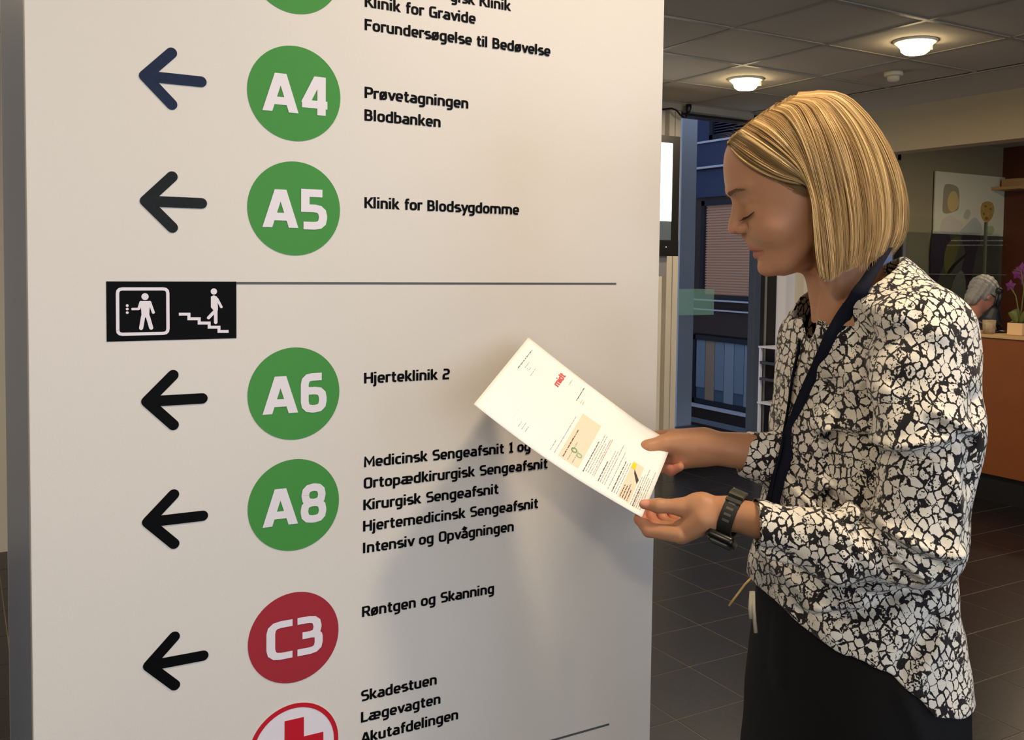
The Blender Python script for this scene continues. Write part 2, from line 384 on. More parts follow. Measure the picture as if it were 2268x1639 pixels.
# ---------------------------------------------------------------- courtyard seen through the glass
M_blue = mat('blue_cladding', srgb(40, 50, 78), 0.5)
M_facade = mat('dark_cladding', srgb(44, 36, 38), 0.7)
M_fr = mat('facade_frame', srgb(26, 30, 42), 0.4)
M_sill = mat('aluminium_sill', srgb(150, 158, 178), 0.4)
M_blind = mat('blind_slat', srgb(146, 120, 106), 0.6)
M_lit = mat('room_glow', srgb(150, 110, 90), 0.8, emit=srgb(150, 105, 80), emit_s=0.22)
M_pane = mat('facade_pane', srgb(66, 82, 104), 0.08, spec=0.9)
struct(tag(box('ground', 4.0, 12.0, 5.6, 14.0, -0.35, -0.25, mat('courtyard_paving', srgb(70, 76, 86), 0.7))))
XF = 6.7
fac = thing('courtyard_building', 'dark blue-clad building with window blinds, seen through the glass before the woman', 'building', (XF, 7.5, -0.25))
def fp(name, y0, y1, z0, z1, m, out=0.0, th=0.05, sub=None):   # part of the wing's wall, coordinates of the place
    o = box(name, 0-out, th-out, y0-7.5, y1-7.5, z0+0.25, z1+0.25, m, fac if sub is None else sub); return o
fp('wall', 5.75, 8.295, -0.25, 3.6, M_facade, 0.0, 0.3)
fp('cladding_panel', 5.75, 8.03, 2.47, 2.72, M_blue, 0.03)
fp('cladding_panel', 5.75, 8.03, 2.16, 2.44, M_blue, 0.02)
fp('cladding_panel', 5.75, 8.05, 2.74, 3.6, M_blue, 0.02)
fp('sill', 5.75, 8.06, 2.455, 2.475, M_sill, 0.06)
fp('window_head', 5.75, 8.06, 2.72, 2.74, M_sill, 0.05)
def facade_window(y0, y1, z0, z1, slats=True, glass=True):
    f = bmesh.new(); t = 0.05
    for a in ((y0, y1, z0, z0+t), (y0, y1, z1-t, z1), (y0, y0+t, z0, z1), (y1-t, y1, z0, z1)):
        add_box(f, -0.05, 0.02, a[0]-7.5, a[1]-7.5, a[2]+0.25, a[3]+0.25)
    fo = bm_obj('window', f, M_fr, fac)
    if slats:
        s = bmesh.new(); z = z0+t+0.01
        while z < z1-t-0.01:
            add_box(s, -0.020, -0.008, y0+t-7.5, y1-t-7.5, z+0.25, z+0.25+0.018); z += 0.027
        tag(bm_obj('blind_slats', s, M_blind, fo), kind='stuff')
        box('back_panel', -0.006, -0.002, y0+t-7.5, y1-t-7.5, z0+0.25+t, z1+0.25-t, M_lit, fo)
    else:
        box('pane', -0.02, -0.005, y0+t-7.5, y1-t-7.5, z0+0.25+t, z1+0.25-t, M_pane, fo)
        for k in range(6):
            yy = y0+t+(y1-y0-2*t)*(k+0.5)/6
            box('curtain', -0.032, -0.022, yy-7.5-0.07, yy-7.5+0.07, z0+0.25+t+(0.12 if k % 2 else 0.0), z1+0.25-t, mat('curtain_warm', srgb(120, 104, 96), 0.8) if k == 4 else mat('curtain_cloth', srgb(92, 108, 130), 0.8) if k % 2 else mat('curtain_cloth_pale', srgb(104, 118, 138), 0.8), fo)
facade_window(5.80, 6.70, 1.10, 2.12); facade_window(7.02, 7.90, 1.10, 2.12)
facade_window(7.15, 7.80, 2.74, 3.5)
facade_window(5.80, 6.95, 0.00, 0.72, False); facade_window(7.02, 8.0, 0.00, 0.72, False)
fp('sill', 5.75, 7.98, 1.085, 1.10, M_sill, 0.10)
fp('sill', 5.75, 8.03, 0.985, 1.00, M_sill, 0.08)
fp('cladding_panel', 5.75, 8.08, 0.74, 0.975, mat('brown_cladding', srgb(44, 34, 36), 0.6), 0.04)
fp('sill', 5.75, 8.05, -0.03, 0.00, M_sill, 0.12)
fp('sill', 5.75, 8.05, -0.16, -0.12, mat('blue_step', srgb(84, 96, 114), 0.5), 0.25)
# the wing that closes the courtyard
fac2 = thing('courtyard_wing', 'pale wing with white window blinds, closing the courtyard at far left of the glass', 'building', (5.0, 8.3, -0.25))
box('wall', -2.6, 2.2, 0, 0.3, 0, 4.0, mat('wing_wall', srgb(58, 72, 100), 0.7), fac2)
wb = bmesh.new(); z = 0.75
while z < 2.55:
    add_box(wb, 0.85, 1.30, -0.035, -0.02, z, z+0.02); z += 0.034
tag(bm_obj('blind_slats', wb, mat('white_blind', srgb(205, 205, 205), 0.6, emit=srgb(200, 200, 190), emit_s=0.12), fac2), kind='stuff')
box('window', 0.82, 1.33, -0.015, 0.0, 0.70, 2.6, M_fr, fac2)
colp = thing('courtyard_column', 'square blue-grey column standing outside the glass beside the television', 'column', (4.92, 6.07, -0.25))
box('shaft', -0.075, 0.075, -0.07, 0.07, 0.0, 3.6, mat('column_paint', srgb(112, 120, 134), 0.6), colp)
box('foot', -0.085, 0.085, -0.08, 0.08, 0.0, 0.42, mat('column_foot', srgb(52, 50, 60), 0.6), colp)

# ---------------------------------------------------------------- lamps, detector, TV, cables
M_bowl = mat('lamp_glass_lit', (1, 0.9, 0.7, 1), 0.3, emit=(1.0, 0.76, 0.42, 1), emit_s=26.0)
M_ring = mat('lamp_ring', srgb(225, 215, 190), 0.4)
def downlight(x, y, label, group=None):
    t = thing('ceiling_lamp', label, 'lamp', (x, y, HC+0.004), 0, group)
    lathe('ring', [(0.105, 0.0), (0.105, -0.008), (0.085, -0.012), (0.085, 0.0)], M_ring, t)
    lathe('glass_bowl', [(0.088, 0.0), (0.088, -0.012), (0.070, -0.034), (0.066, -0.050), (0.050, -0.062), (0.0, -0.066)], M_bowl, t)
    box('clip', 0.098, 0.116, -0.012, 0.012, -0.030, -0.003, M_ring, t)
    l = bpy.data.lights.new('lamp_light', 'AREA'); l.shape = 'DISK'; l.size = 0.20; l.energy = LAMP_W; l.color = (1.0, 0.79, 0.54)
    o = bpy.data.objects.new('lamp_light', l); COL.objects.link(o); o.parent = t; o.location = (0, 0, -0.075)
downlight(4.027, 3.203, 'lit glass-bowl ceiling lamp, the larger and nearer of two, at the upper right')
downlight(4.027, 4.403, 'lit glass-bowl ceiling lamp farther away, just right of the sign above the window')
for (x, y) in ((1.027, 0.58), (1.627, 3.20), (-0.77, 0.20), (-0.77, 3.2), (4.027, 0.80), (4.027, -1.6), (-0.77, -1.6), (6.8, 4.0)):  # unseen lamps added for their light; the first is set to brighten the letter
    downlight(x, y, 'added glass-bowl ceiling lamp outside the view, placed for its light', 'added ceiling lamps out of view')
sd = thing('smoke_detector', 'small white smoke detector on the ceiling right of the lamps', 'detector', (4.55, 3.76, HC))
lathe('base', [(0.0, 0.0), (0.052, 0.0), (0.052, -0.018), (0.046, -0.024), (0.0, -0.024)], mat('detector_white', srgb(190, 182, 160), 0.5), sd)
lathe('sensor_head', [(0.030, -0.024), (0.034, -0.036), (0.028, -0.050), (0.018, -0.056), (0.0, -0.056)], MATS['detector_white'], sd)
for k in range(6):
    a = k*math.pi/3
    box('vent_rib', 0.030*math.cos(a)-0.002, 0.030*math.cos(a)+0.002, 0.030*math.sin(a)-0.002, 0.030*math.sin(a)+0.002, -0.046, -0.024, MATS['detector_white'], sd)

YT = 4.9
tl, br = on(1507, 303, 'y', YT), on(1497, 566, 'y', YT)
tv = thing('television', 'wall-hung black television with a glowing white screen, half hidden behind the sign', 'television', (3.42, YT, 1.505))
W2 = 3.935-3.42; H2 = 2.262-1.505
box('casing', -W2, W2, 0.0, 0.05, 0, H2, M_black, tv, 0.004)
box('bezel_top', -W2, W2, -0.008, 0.0, H2-0.045, H2, M_black, tv)
box('bezel_bottom', -W2, W2, -0.010, 0.0, 0.0, 0.215-0.115, M_black, tv)
box('bezel_side', W2-0.055, W2, -0.008, 0.0, 0.1, H2-0.045, M_black, tv)
box('bezel_side', -W2, -W2+0.055, -0.008, 0.0, 0.1, H2-0.045, M_black, tv)
box('screen', -W2+0.055, W2-0.055, -0.003, 0.0, 0.22, H2-0.045, mat('screen_lit', (0.9, 0.9, 0.9, 1), 0.3, emit=(1, 0.97, 0.93, 1), emit_s=1.3), tv)
box('screen_band', -W2+0.055, W2-0.055, -0.003, 0.0, 0.10, 0.22, mat('screen_dim', srgb(70, 78, 82), 0.3, emit=srgb(70, 78, 82), emit_s=0.4), tv)
lathe('power_light', [(0.0, 0.0), (0.004, 0.0), (0.004, 0.003), (0.0, 0.003)], mat('power_led', (1, 1, 1, 1), 0.3, emit=(1, 1, 1, 1), emit_s=1.0), tv, (W2-0.10, -0.012, 0.055), 8)
box('wall_bracket', -0.12, 0.44, 0.05, 0.4796, 0.10, 0.5, mat('bracket_grey', srgb(120, 120, 120), 0.5), tv)
box('connection_box', 0.30, 0.44, 0.01, 0.30, -0.13, 0.0, MATS['bracket_grey'], tv)
cb_ = [on(x, y, 'y', 5.25) for x, y in ((1440, 246), (1468, 242), (1488, 240), (1498, 244), (1508, 256), (1514, 259))]
cable = thing('cable', 'black cable with a hanging plug under the ceiling edge, above the television', 'cable', cb_[4])
base = Vector(cb_[4])
tube('cord', [c-base for c in cb_], 0.006, M_black, cable)
tube('cord_end', [Vector(cb_[5])-base, Vector(cb_[5])-base+Vector((0.02, 0, 0.0)), on(1522, 247, 'y', 5.25)-base], 0.007, M_black, cable)
q = on(1525, 246, 'y', 5.25)-base
tube('plug', [q+Vector((-0.01, 0, -0.02)), q+Vector((-0.004, 0, 0.0)), q+Vector((0.0, 0, 0.022)), q+Vector((0.0, 0, 0.045))], [0.008, 0.017, 0.021, 0.020], M_black, cable, 10)

# ---------------------------------------------------------------- white rack by the window
rk = thing('leaflet_rack', 'low white metal rack with black bars standing by the window behind the woman', 'rack', (5.03, 4.93, 0.0))
M_rk = mat('rack_white', srgb(205, 205, 212), 0.45)
RW, RD = 0.42, 0.34
for (x, y) in ((0.0, 0.0), (RW, 0.0), (0.0, RD), (RW, RD)):
    box('post', x-0.0, x+0.018, y, y+0.018, 0.0, 0.862, M_rk, rk)
for z in (0.852, 0.44, 0.10):
    box('shelf', -0.004, RW+0.022, -0.004, RD+0.022, z, z+0.012, M_rk, rk)
for z in (0.745, 0.625):
    box('bar', 0.0, RW+0.018, -0.012, 0.012, z-0.016, z+0.016, M_black, rk)
    box('bar', -0.008, 0.018, -0.02, RD, z-0.010, z+0.010, M_black, rk)

# ---------------------------------------------------------------- reception
dk = thing('reception_desk', 'orange-brown wood reception counter with black plinth, right edge of the picture', 'desk', (5.50, 2.2, 0.0))
box('front_panel', 0.0, 0.03, -3.4, 2.6, 0.17, 1.025, M_wood, dk)
box('counter_top', -0.01, 0.32, -3.4, 2.6, 1.025, 1.045, mat('counter_edge', srgb(196, 160, 112), 0.4), dk)
box('plinth', 0.02, 0.30, -3.4, 2.6, 0.0, 0.17, M_blackm, dk)
box('end_panel', 0.0, 0.30, 2.57, 2.6, 0.17, 1.025, M_wood, dk)
# desk lamp
def at_x(px, py, x): return on(px, py, 'x', x)
lmp = thing('desk_lamp', 'black desk lamp with a wide cone shade on the reception counter', 'lamp', at_x(2212, 748, 5.70)*1.0)
lb = Vector(lmp.location); lb.z = 1.0465; lmp.location = lb
def LP_(px, py): return at_x(px, py, 5.70)-lb
M_lamp = mat('lamp_black', srgb(22, 26, 32), 0.45)
lathe('base', [(0.0, 0.0), (0.05, 0.0), (0.05, 0.010), (0.015, 0.016), (0.0, 0.016)], M_lamp, lmp)
tube('stem', [Vector((0, 0, 0.01)), LP_(2206, 712), LP_(2203, 700)], 0.008, M_lamp, lmp)
tube('stem', [LP_(2201, 700)+Vector((0.03, 0, 0)), Vector((0.03, 0, 0.012))], 0.006, M_lamp, lmp)
tube('shade', [LP_(2206, 678), LP_(2204, 684), LP_(2199, 700), LP_(2194, 714)], [0.022, 0.030, 0.056, 0.078], M_lamp, lmp, 20)
tube('arm', [LP_(2201, 684), LP_(2206, 668), LP_(2212, 648)], 0.011, M_lamp, lmp)
tube('arm', [LP_(2209, 682), LP_(2214, 664), LP_(2218, 648)], 0.011, M_lamp, lmp)
tube('joint', [LP_(2209, 644), LP_(2219, 645)], [0.022, 0.020], M_lamp, lmp, 12)
cp = at_x(2190, 742, 5.545); cup = thing('patterned_cup', 'pale patterned cup under the desk lamp shade', 'cup', (cp.x, cp.y, 1.046))
lathe('cup_body', [(0.0, 0.0), (0.034, 0.0), (0.038, 0.04), (0.040, 0.085), (0.036, 0.085), (0.033, 0.01), (0.0, 0.008)], mat('cup_ceramic', srgb(165, 145, 110), 0.5, mottle=0.5, mscale=60), cup)
pp = at_x(2254, 742, 5.60); pot = thing('orchid_plant', 'orchid with purple flowers in a cream square pot on the counter end', 'plant', (pp.x, pp.y, 1.046))
M_pot = mat('pot_cream', srgb(225, 190, 140), 0.5); M_leaf = mat('leaf_green', srgb(88, 92, 38), 0.5); M_pet = mat('petal_purple', srgb(98, 28, 98), 0.6)
bm = bmesh.new(); add_box(bm, -0.035, 0.035, -0.05, 0.05, 0.0, 0.075, 0.004); bmesh.ops.recalc_face_normals(bm, faces=bm.faces); bm_obj('pot', bm, M_pot, pot)
box('soil', -0.03, 0.03, -0.045, 0.045, 0.074, 0.078, M_blackm, pot)
def leaf(parent, a, b, w, m, name='leaf'):
    a = Vector(a); b = Vector(b); d = b-a; side = d.cross(Vector((0.8, 0.5, 0.1))).normalized(); bm = bmesh.new(); rows = []
    for i in range(9):
        t = i/8; c = a+d*t+Vector((0, 0, 0.03*math.sin(math.pi*t))); ww = w*math.sin(math.pi*min(1, t*0.92+0.06))**0.7
        rows.append([bm.verts.new(c-side*ww), bm.verts.new(c+Vector((0, 0, -0.004))), bm.verts.new(c+side*ww)])
    for r, s in zip(rows[:-1], rows[1:]):
        bm.faces.new((r[0], r[1], s[1], s[0])); bm.faces.new((r[1], r[2], s[2], s[1]))
    o = bm_obj(name, bm, m, parent, True); md = o.modifiers.new('s', 'SOLIDIFY'); md.thickness = 0.002; return o
pl = Vector(pot.location)
def OP(px, py): return at_x(px, py, 5.60)-pl
leaf(pot, (0, 0, 0.07), OP(2238, 690), 0.035, M_leaf); leaf(pot, (0, -0.01, 0.07), OP(2290, 700), 0.03, M_leaf); leaf(pot, (0.0, 0, 0.07), OP(2232, 738), 0.02, M_leaf)
tube('stem', [Vector((0, 0, 0.07)), OP(2262, 690), OP(2268, 640), OP(2262, 600), OP(2246, 598)], 0.004, M_leaf, pot)
tube('stem', [Vector((0, 0, 0.07)), OP(2258, 700), OP(2250, 655), OP(2238, 636)], 0.004, M_leaf, pot)
for (px, py, s) in ((2262, 598, 0.05), (2252, 606, 0.042), (2237, 633, 0.04), (2268, 618, 0.045), (2290, 610, 0.05)):
    c = OP(px, py); fl = bmesh.new()
    for k in range(5):
        a = 2*math.pi*k/5+0.3; u = Vector((0.2, math.cos(a), math.sin(a))).normalized(); v = Vector((0, -math.sin(a), math.cos(a)))
        q = [c, c+u*s*0.5+v*s*0.32, c+u*s, c+u*s*0.5-v*s*0.32]; b_ = [fl.verts.new(z) for z in q]; fl.faces.new(b_)
    o = bm_obj('flower', fl, M_pet, pot); o.modifiers.new('s', 'SOLIDIFY').thickness = 0.003

# poster boards on the reception wall
YP = 5.505
pst = thing('poster_board', 'large wall poster, pale upper half with two round yellow shapes over a dark flower photograph', 'poster', (on(2160, 452, 'y', YP).x, YP, 1.2))
PB = Vector(pst.location)
def PP(px, py, off=0.0): v = on(px, py, 'y', YP); return Vector((v.x-PB.x, -off, v.z-PB.z))
def patch(name, pts, m, off, smooth=True):
    v = [PP(x, y, off) for x, y in pts]
    if smooth:
        n = len(v); w = []
        for i in range(n):
            a, b, c, d = v[i-1], v[i], v[(i+1) % n], v[(i+2) % n]
            for t in (0, 0.25, 0.5, 0.75):
                w.append(0.5*((2*b)+(c-a)*t+(2*a-5*b+4*c-d)*t*t+(3*b-a-3*c+d)*t**3))
        v = w
    mm = mesh_obj(name, v+[u+Vector((0, 0.0012, 0)) for u in v], [tuple(range(len(v)))]+[(i, (i+1) % len(v), (i+1) % len(v)+len(v), i+len(v)) for i in range(len(v))], m, pst); return mm
x0, x1, z1 = PP(2070, 379).x, PP(2254, 379).x, PP(2070, 379).z; zm = PP(2063, 517).z; zb = 0.95-PB.z
box('pale_panel', x0, x1, -0.012, 0.0, zm, z1, mat('poster_pale', srgb(206, 204, 178), 0.5, mottle=0.06, mscale=4), pst)
box('dark_panel', x0, x1-0.03, -0.010, 0.0, zb, zm, mat('poster_dark', srgb(74, 76, 66), 0.35, mottle=0.15, mscale=4), pst)
patch('hood_shape', [(2088, 416), (2094, 408), (2112, 411), (2121, 422), (2121, 455), (2115, 467), (2087, 472), (2086, 440)], mat('poster_taupe', srgb(150, 142, 114), 0.6), 0.0135)
patch('round_shape', [(2096, 440), (2104, 425), (2114, 426), (2120, 445), (2118, 458), (2107, 469), (2097, 462)], mat('poster_sand', srgb(196, 174, 116), 0.6), 0.0150)
patch('round_shape', [(2169, 470), (2172, 452), (2184, 446), (2196, 451), (2199, 468), (2192, 486), (2182, 493), (2173, 485)], mat('poster_yellow', srgb(172, 142, 72), 0.6, mottle=0.4, mscale=40), 0.0135)
for (x, y, r) in ((2180, 457, 3), (2176, 474, 2.4), (2191, 463, 2.5), (2182, 484, 4)):
    patch('spot', [(x-r, y), (x, y-r), (x+r, y), (x, y+r)], mat('poster_brown', srgb(132, 92, 40), 0.6), 0.0150)
patch('pink_shape', [(2082, 515), (2085, 487), (2103, 478), (2121, 488), (2130, 500), (2124, 516)], mat('poster_pink', srgb(202, 190, 174), 0.6), 0.0135)
patch('blue_shape', [(2124, 517), (2135, 500), (2155, 482), (2166, 492), (2172, 505), (2168, 519)], mat('poster_bluegrey', srgb(172, 174, 164), 0.6), 0.0142)
patch('green_shape', [(2180, 518), (2181, 504), (2193, 500), (2199, 508), (2193, 520)], mat('poster_green', srgb(160, 176, 130), 0.6), 0.0142)
patch('sprig_shape', [(2131, 480), (2139, 464), (2147, 470), (2141, 486)], mat('poster_sage', srgb(174, 174, 146), 0.6), 0.0135)
patch('purple_shape', [(2064, 520), (2100, 520), (2098, 560), (2082, 600), (2064, 640), (2058, 600)], mat('poster_purple', srgb(54, 44, 56), 0.5), 0.0115)
patch('purple_shape', [(2128, 521), (2168, 522), (2160, 560), (2150, 610), (2140, 650), (2128, 600), (2136, 560)], MATS['poster_purple'], 0.0118)
patch('yellow_shape', [(2094, 545), (2112, 526), (2125, 528), (2118, 560), (2106, 590), (2094, 610), (2088, 580)], mat('poster_olive', srgb(104, 94, 50), 0.5), 0.0124)
patch('leaf_shape', [(2092, 610), (2104, 590), (2120, 575), (2136, 562), (2133, 570), (2116, 586), (2102, 604)], M_blackm, 0.0140)
patch('pale_shape', [(2104, 640), (2115, 610), (2128, 600), (2136, 625), (2134, 660), (2120, 690), (2108, 680)], mat('poster_ash', srgb(108, 106, 92), 0.5), 0.0130)
for (a, b, y, h) in ((2103, 2222, 533, 3.2), (2094, 2240, 543, 2.6)):
    bm = bmesh.new(); x = a
    while x < b:
        w = random.uniform(1.0, 3.0); p = PP(x, y-h/2*random.uniform(.6, 1)); q = PP(x+w, y+h/2*random.uniform(.6, 1)); add_box(bm, p.x, q.x, -0.016, -0.013, q.z, p.z); x += w+random.uniform(0.2, 1.0)
    tag(bm_obj('caption_print', bm, mat('caption_ink', srgb(170, 168, 158), 0.6), pst), kind='stuff')
# glass screen in front of the poster: mullions
gs = thing('glass_screen', 'glass screen with thin pale mullions in front of the dark poster', 'screen', (7.35, 5.30, 0.0))
box('pane', -0.75, 0.62, 0.0, 0.008, 0.9, 1.86, mat('screen_glass', (0.95, 1, 0.97, 1), 0.03, trans=1.0, ior=1.04), gs)
for px in (2183,):
    v = on(px, 600, 'y', 5.29); box('mullion', v.x-7.35-0.006, v.x-7.35+0.006, -0.01, 0.018, 0.9, 1.86, mat('mullion_grey', srgb(92, 95, 84), 0.5), gs)
box('rail', -0.75, 0.62, -0.008, 0.016, 1.40, 1.407, MATS['mullion_grey'], gs)
box('stile', -0.78, -0.745, -0.02, 0.03, 0.0, 1.90, mat('stile_grey', srgb(110, 118, 118), 0.35, metal=0.3), gs)
box('stile', -0.83, -0.80, -0.02, 0.03, 0.0, 1.90, MATS['window_frame_dark'], gs)
# added beige boxes standing in for an orange, lamp-like piece above the red wall
sh = thing('beige_standin', 'small beige stand-in boxes added at the top of the red wood wall', 'shelf', (8.12, 5.36, 2.165))
box('board', -0.12, 0.08, -0.15, 0.14, 0.0, 0.025, mat('standin_beige', srgb(190, 150, 95), 0.5), sh)
box('standin_top', -0.02, 0.06, -0.1, 0.1, 0.025, 0.10, MATS['standin_beige'], sh)
# ================================================================ THE SIGN
YS = 1.4046
sg = thing('directory_sign', 'tall white hospital directory board with green and red department circles', 'sign', (0.58, YS, 0.0))
SO = Vector((0.58, YS, 0.0))
M_sign = mat('sign_white', srgb(214, 210, 205), 0.48, bump=0.10, bscale=500)
M_edge = mat('sign_edge', srgb(146, 158, 184), 0.4, metal=0.2)
M_ink = mat('vinyl_black', srgb(7, 7, 9), 0.5, spec=0.08)
M_blue_ink = mat('vinyl_worn_blue', srgb(24, 38, 66), 0.5, spec=0.2, mottle=0.3, mscale=120)
M_black2 = mat('vinyl_worn_black', srgb(20, 26, 28), 0.5, spec=0.2, mottle=0.45, mscale=160)
M_green = mat('vinyl_green', srgb(66, 140, 64), 0.45, spec=0.25, mottle=0.03, mscale=60)
M_red = mat('vinyl_red', srgb(156, 42, 54), 0.45, spec=0.25)
M_red2 = mat('vinyl_bright_red', srgb(186, 14, 34), 0.4)
M_lilac = mat('vinyl_white', srgb(224, 219, 228), 0.4)
M_rule = mat('rule_grey', srgb(84, 86, 88), 0.5)
box('panel', 0.075-0.58, 1.087-0.58, 0.0, 0.03, 0.0, 2.50, M_sign, sg, 0.0015)
box('side_panel', 0.076-0.58, 0.09-0.58, 0.03, 0.78, 0.0, 2.50, M_edge, sg)
box('side_panel', 1.072-0.58, 1.086-0.58, 0.03, 0.78, 0.0, 2.50, M_edge, sg)
box('back_panel', 0.076-0.58, 1.086-0.58, 0.78, 0.80, 0.0, 2.50, M_sign, sg)
FR = (Vector((-0.58, 0, 0)), Vector((1, 0, 0)), Vector((0, 0, 1)), Vector((0, -1, 0)))
CXS = 0.4195; CR = 0.0680
def disc(name, x, z, r, m, off, parent, r0=0.0, n=72, th=0.0006):
    vs = []; fs = []
    for i in range(n):
        a = 2*math.pi*i/n; vs.append((x-0.58+r*math.cos(a), -off, z+r*math.sin(a)))
    if r0 == 0: fs.append(tuple(range(n)))
    else:
        for i in range(n):
            a = 2*math.pi*i/n; vs.append((x-0.58+r0*math.cos(a), -off, z+r0*math.sin(a)))
        for i in range(n): j = (i+1) % n; fs.append((i, j, j+n, i+n))
    k = len(vs)
    vs += [(x-0.58+r*math.cos(2*math.pi*i/n), -off+th, z+r*math.sin(2*math.pi*i/n)) for i in range(n)]
    for i in range(n): j = (i+1) % n; fs.append((i, j, j+k, i+k))
    return mesh_obj(name, vs, fs, m, parent)
ZB = {'A4': 1.447+0.1464*1.64, 'A5': 1.447+0.0455*1.64, 'A6': 1.447-0.1194*1.64, 'A8': 1.447-0.2201*1.64, 'C3': 1.447-0.3416*1.64}
ZB['A3'] = 1.858+0.011
for k, z in ZB.items():
    d = disc('department_badge', CXS, z, CR, M_red if k == 'C3' else M_green, 0.0008, sg)
    d['label'] = ('dark red' if k == 'C3' else 'green')+' round badge reading '+k
    if k == 'A3':
        d['label'] = 'green round badge cut by the top of the picture'; continue
    if k[0] == 'A':
        a = text_obj('badge_letter', 'A', 0.3725, 0.4245, z-0.028, 0.0545, FR, M_lilac, d, 1.42, 1.0, 0.0016)
    else:
        a = text_obj('badge_letter', 'C', 0.378, 0.4165, z-0.028, 0.0555, FR, M_lilac, d, 1.28, 1.5, 0.0016)
    text_obj('badge_numeral', k[1], 0.4285 if k[0] == 'A' else 0.424, 0.4675 if k[0] == 'A' else 0.4625, z-0.028, 0.0555, FR, M_lilac, d, 1.42 if k[0] == 'A' else 1.3, 1.4, 0.0016)
# first-aid badge: red ring, white field, red cross
zc = 0.787-CR-0.0005
d = disc('first_aid_badge', CXS, zc, CR, M_lilac, 0.0008, sg); d['label'] = 'white round badge with a red ring and red cross'
disc('ring', CXS, zc, CR, M_red2, 0.0014, d, CR-0.0068)
bm = bmesh.new(); h = 0.0445; w = 0.0145
poly_prism(bm, [(CXS-w, zc+h), (CXS-w, zc+w), (CXS-h, zc+w), (CXS-h, zc-w), (CXS-w, zc-w), (CXS-w, zc-h), (CXS+w, zc-h), (CXS+w, zc-w), (CXS+h, zc-w), (CXS+h, zc+w), (CXS+w, zc+w), (CXS+w, zc+h)], FR[0]+Vector((0, -0.0010, 0)), FR[1], FR[2], FR[3], 0.0006)
bm_obj('cross', bm, M_red2, d)
# arrows: three round-ended bars
def capsule_pts(a, b, r, n=8):
    a = np.array(a); b = np.array(b); t = math.atan2(b[1]-a[1], b[0]-a[0]); out = []
    for i in range(n+1): out.append(tuple(b+r*np.array((math.cos(t-math.pi/2+math.pi*i/n), math.sin(t-math.pi/2+math.pi*i/n)))))
    for i in range(n+1): out.append(tuple(a+r*np.array((math.cos(t+math.pi/2+math.pi*i/n), math.sin(t+math.pi/2+math.pi*i/n)))))
    return out
for k, z, m in (('A4', 1.690, M_blue_ink), ('A5', 1.5235, M_black2), ('A6', 1.252, M_ink), ('A8', 1.086, M_ink), ('C3', 0.8855, M_ink)):
    bm = bmesh.new(); r = 0.0073
    for j, (a, b) in enumerate((((0.2165, z), (0.2505, z+0.0345)), ((0.2165, z), (0.2505, z-0.0345)), ((0.222, z), (0.289, z)))):
        poly_prism(bm, capsule_pts(a, b, r), FR[0]+Vector((0, -0.0004-0.0002*j, 0)), FR[1], FR[2], FR[3], 0.0006)
    o = bm_obj('arrow', bm, m, sg)
    if k == 'A4': o['label'] = 'worn dark blue arrow pointing left beside A4'
# lettering
LINES = [('gisk Klinik', 0.6655, 0.7745, 1.8555), ('Klinik for Gravide', 0.5248, 0.7100, 1.8262), ('Forunders\u00f8gelse til Bed\u00f8velse', 0.5248, 0.8495, 1.7920),
 ('Pr\u00f8vetagningen', 0.5252, 0.6985, 1.6915), ('Blodbanken', 0.5252, 0.6505, 1.6580), ('Klinik for Blodsygdomme', 0.5258, 0.7935, 1.5268),
 ('Hjerteklinik 2', 0.5265, 0.6705, 1.2605), ('Medicinsk Sengeafsnit 1 og', 0.5270, 0.8215, 1.1315), ('Ortop\u00e6dkirurgisk Sengeafsnit', 0.5268, 0.8555, 1.0985),
 ('Kirurgisk Sengeafsnit', 0.5262, 0.7610, 1.0650), ('Hjertemedicinsk Sengeafsnit', 0.5260, 0.8378, 1.0320), ('Intensiv og Opv\u00e5gningen', 0.5260, 0.7910, 0.9982),
 ('R\u00f8ntgen og Skanning', 0.5250, 0.7550, 0.8985), ('Skadestuen', 0.5240, 0.6520, 0.7660), ('L\u00e6gevagten', 0.5240, 0.6590, 0.7325), ('Akutafdelingen', 0.5238, 0.6910, 0.6992)]
for s, a, b, z in LINES:
    text_obj('text_line', s, a, b, z, 0.0165, FR, M_ink, sg, 1.32, 1.3, 0.0006)
# rules and the black lift-and-stairs plate
def strip(name, xa, xb, za, zb_, m, off=0.0006, parent=sg):
    bm = bmesh.new(); poly_prism(bm, [(xa, za), (xb, za), (xb, zb_), (xa, zb_)], FR[0]+Vector((0, 0, 0)), FR[1], FR[2], FR[3], off); return bm_obj(name, bm, m, parent)
strip('divider_line', 0.336, 0.9925, 1.4115, 1.4148, M_rule); strip('divider_line', 0.336, 0.994, 0.6165, 0.6200, M_rule)
pc = strip('pictogram_plate', 0.167, 0.336, 1.3350, 1.4152, M_ink, 0.0008); pc['label'] = 'black plate with lift and stairs pictograms'
def picto(name, shapes):
    bm = bmesh.new()
    for j, s in enumerate(shapes): poly_prism(bm, s, FR[0]+Vector((0, -0.0009-0.00006*j, 0)), FR[1], FR[2], FR[3], 0.0005)
    return bm_obj(name, bm, M_lilac, pc)
def circ(x, z, r, n=20): return [(x+r*math.cos(2*math.pi*i/n), z+r*math.sin(2*math.pi*i/n)) for i in range(n)]
def PX_(x, y):
    v = on(200+x/3.78, 600+y/3.78, 'y', YS); return (v.x, v.z)
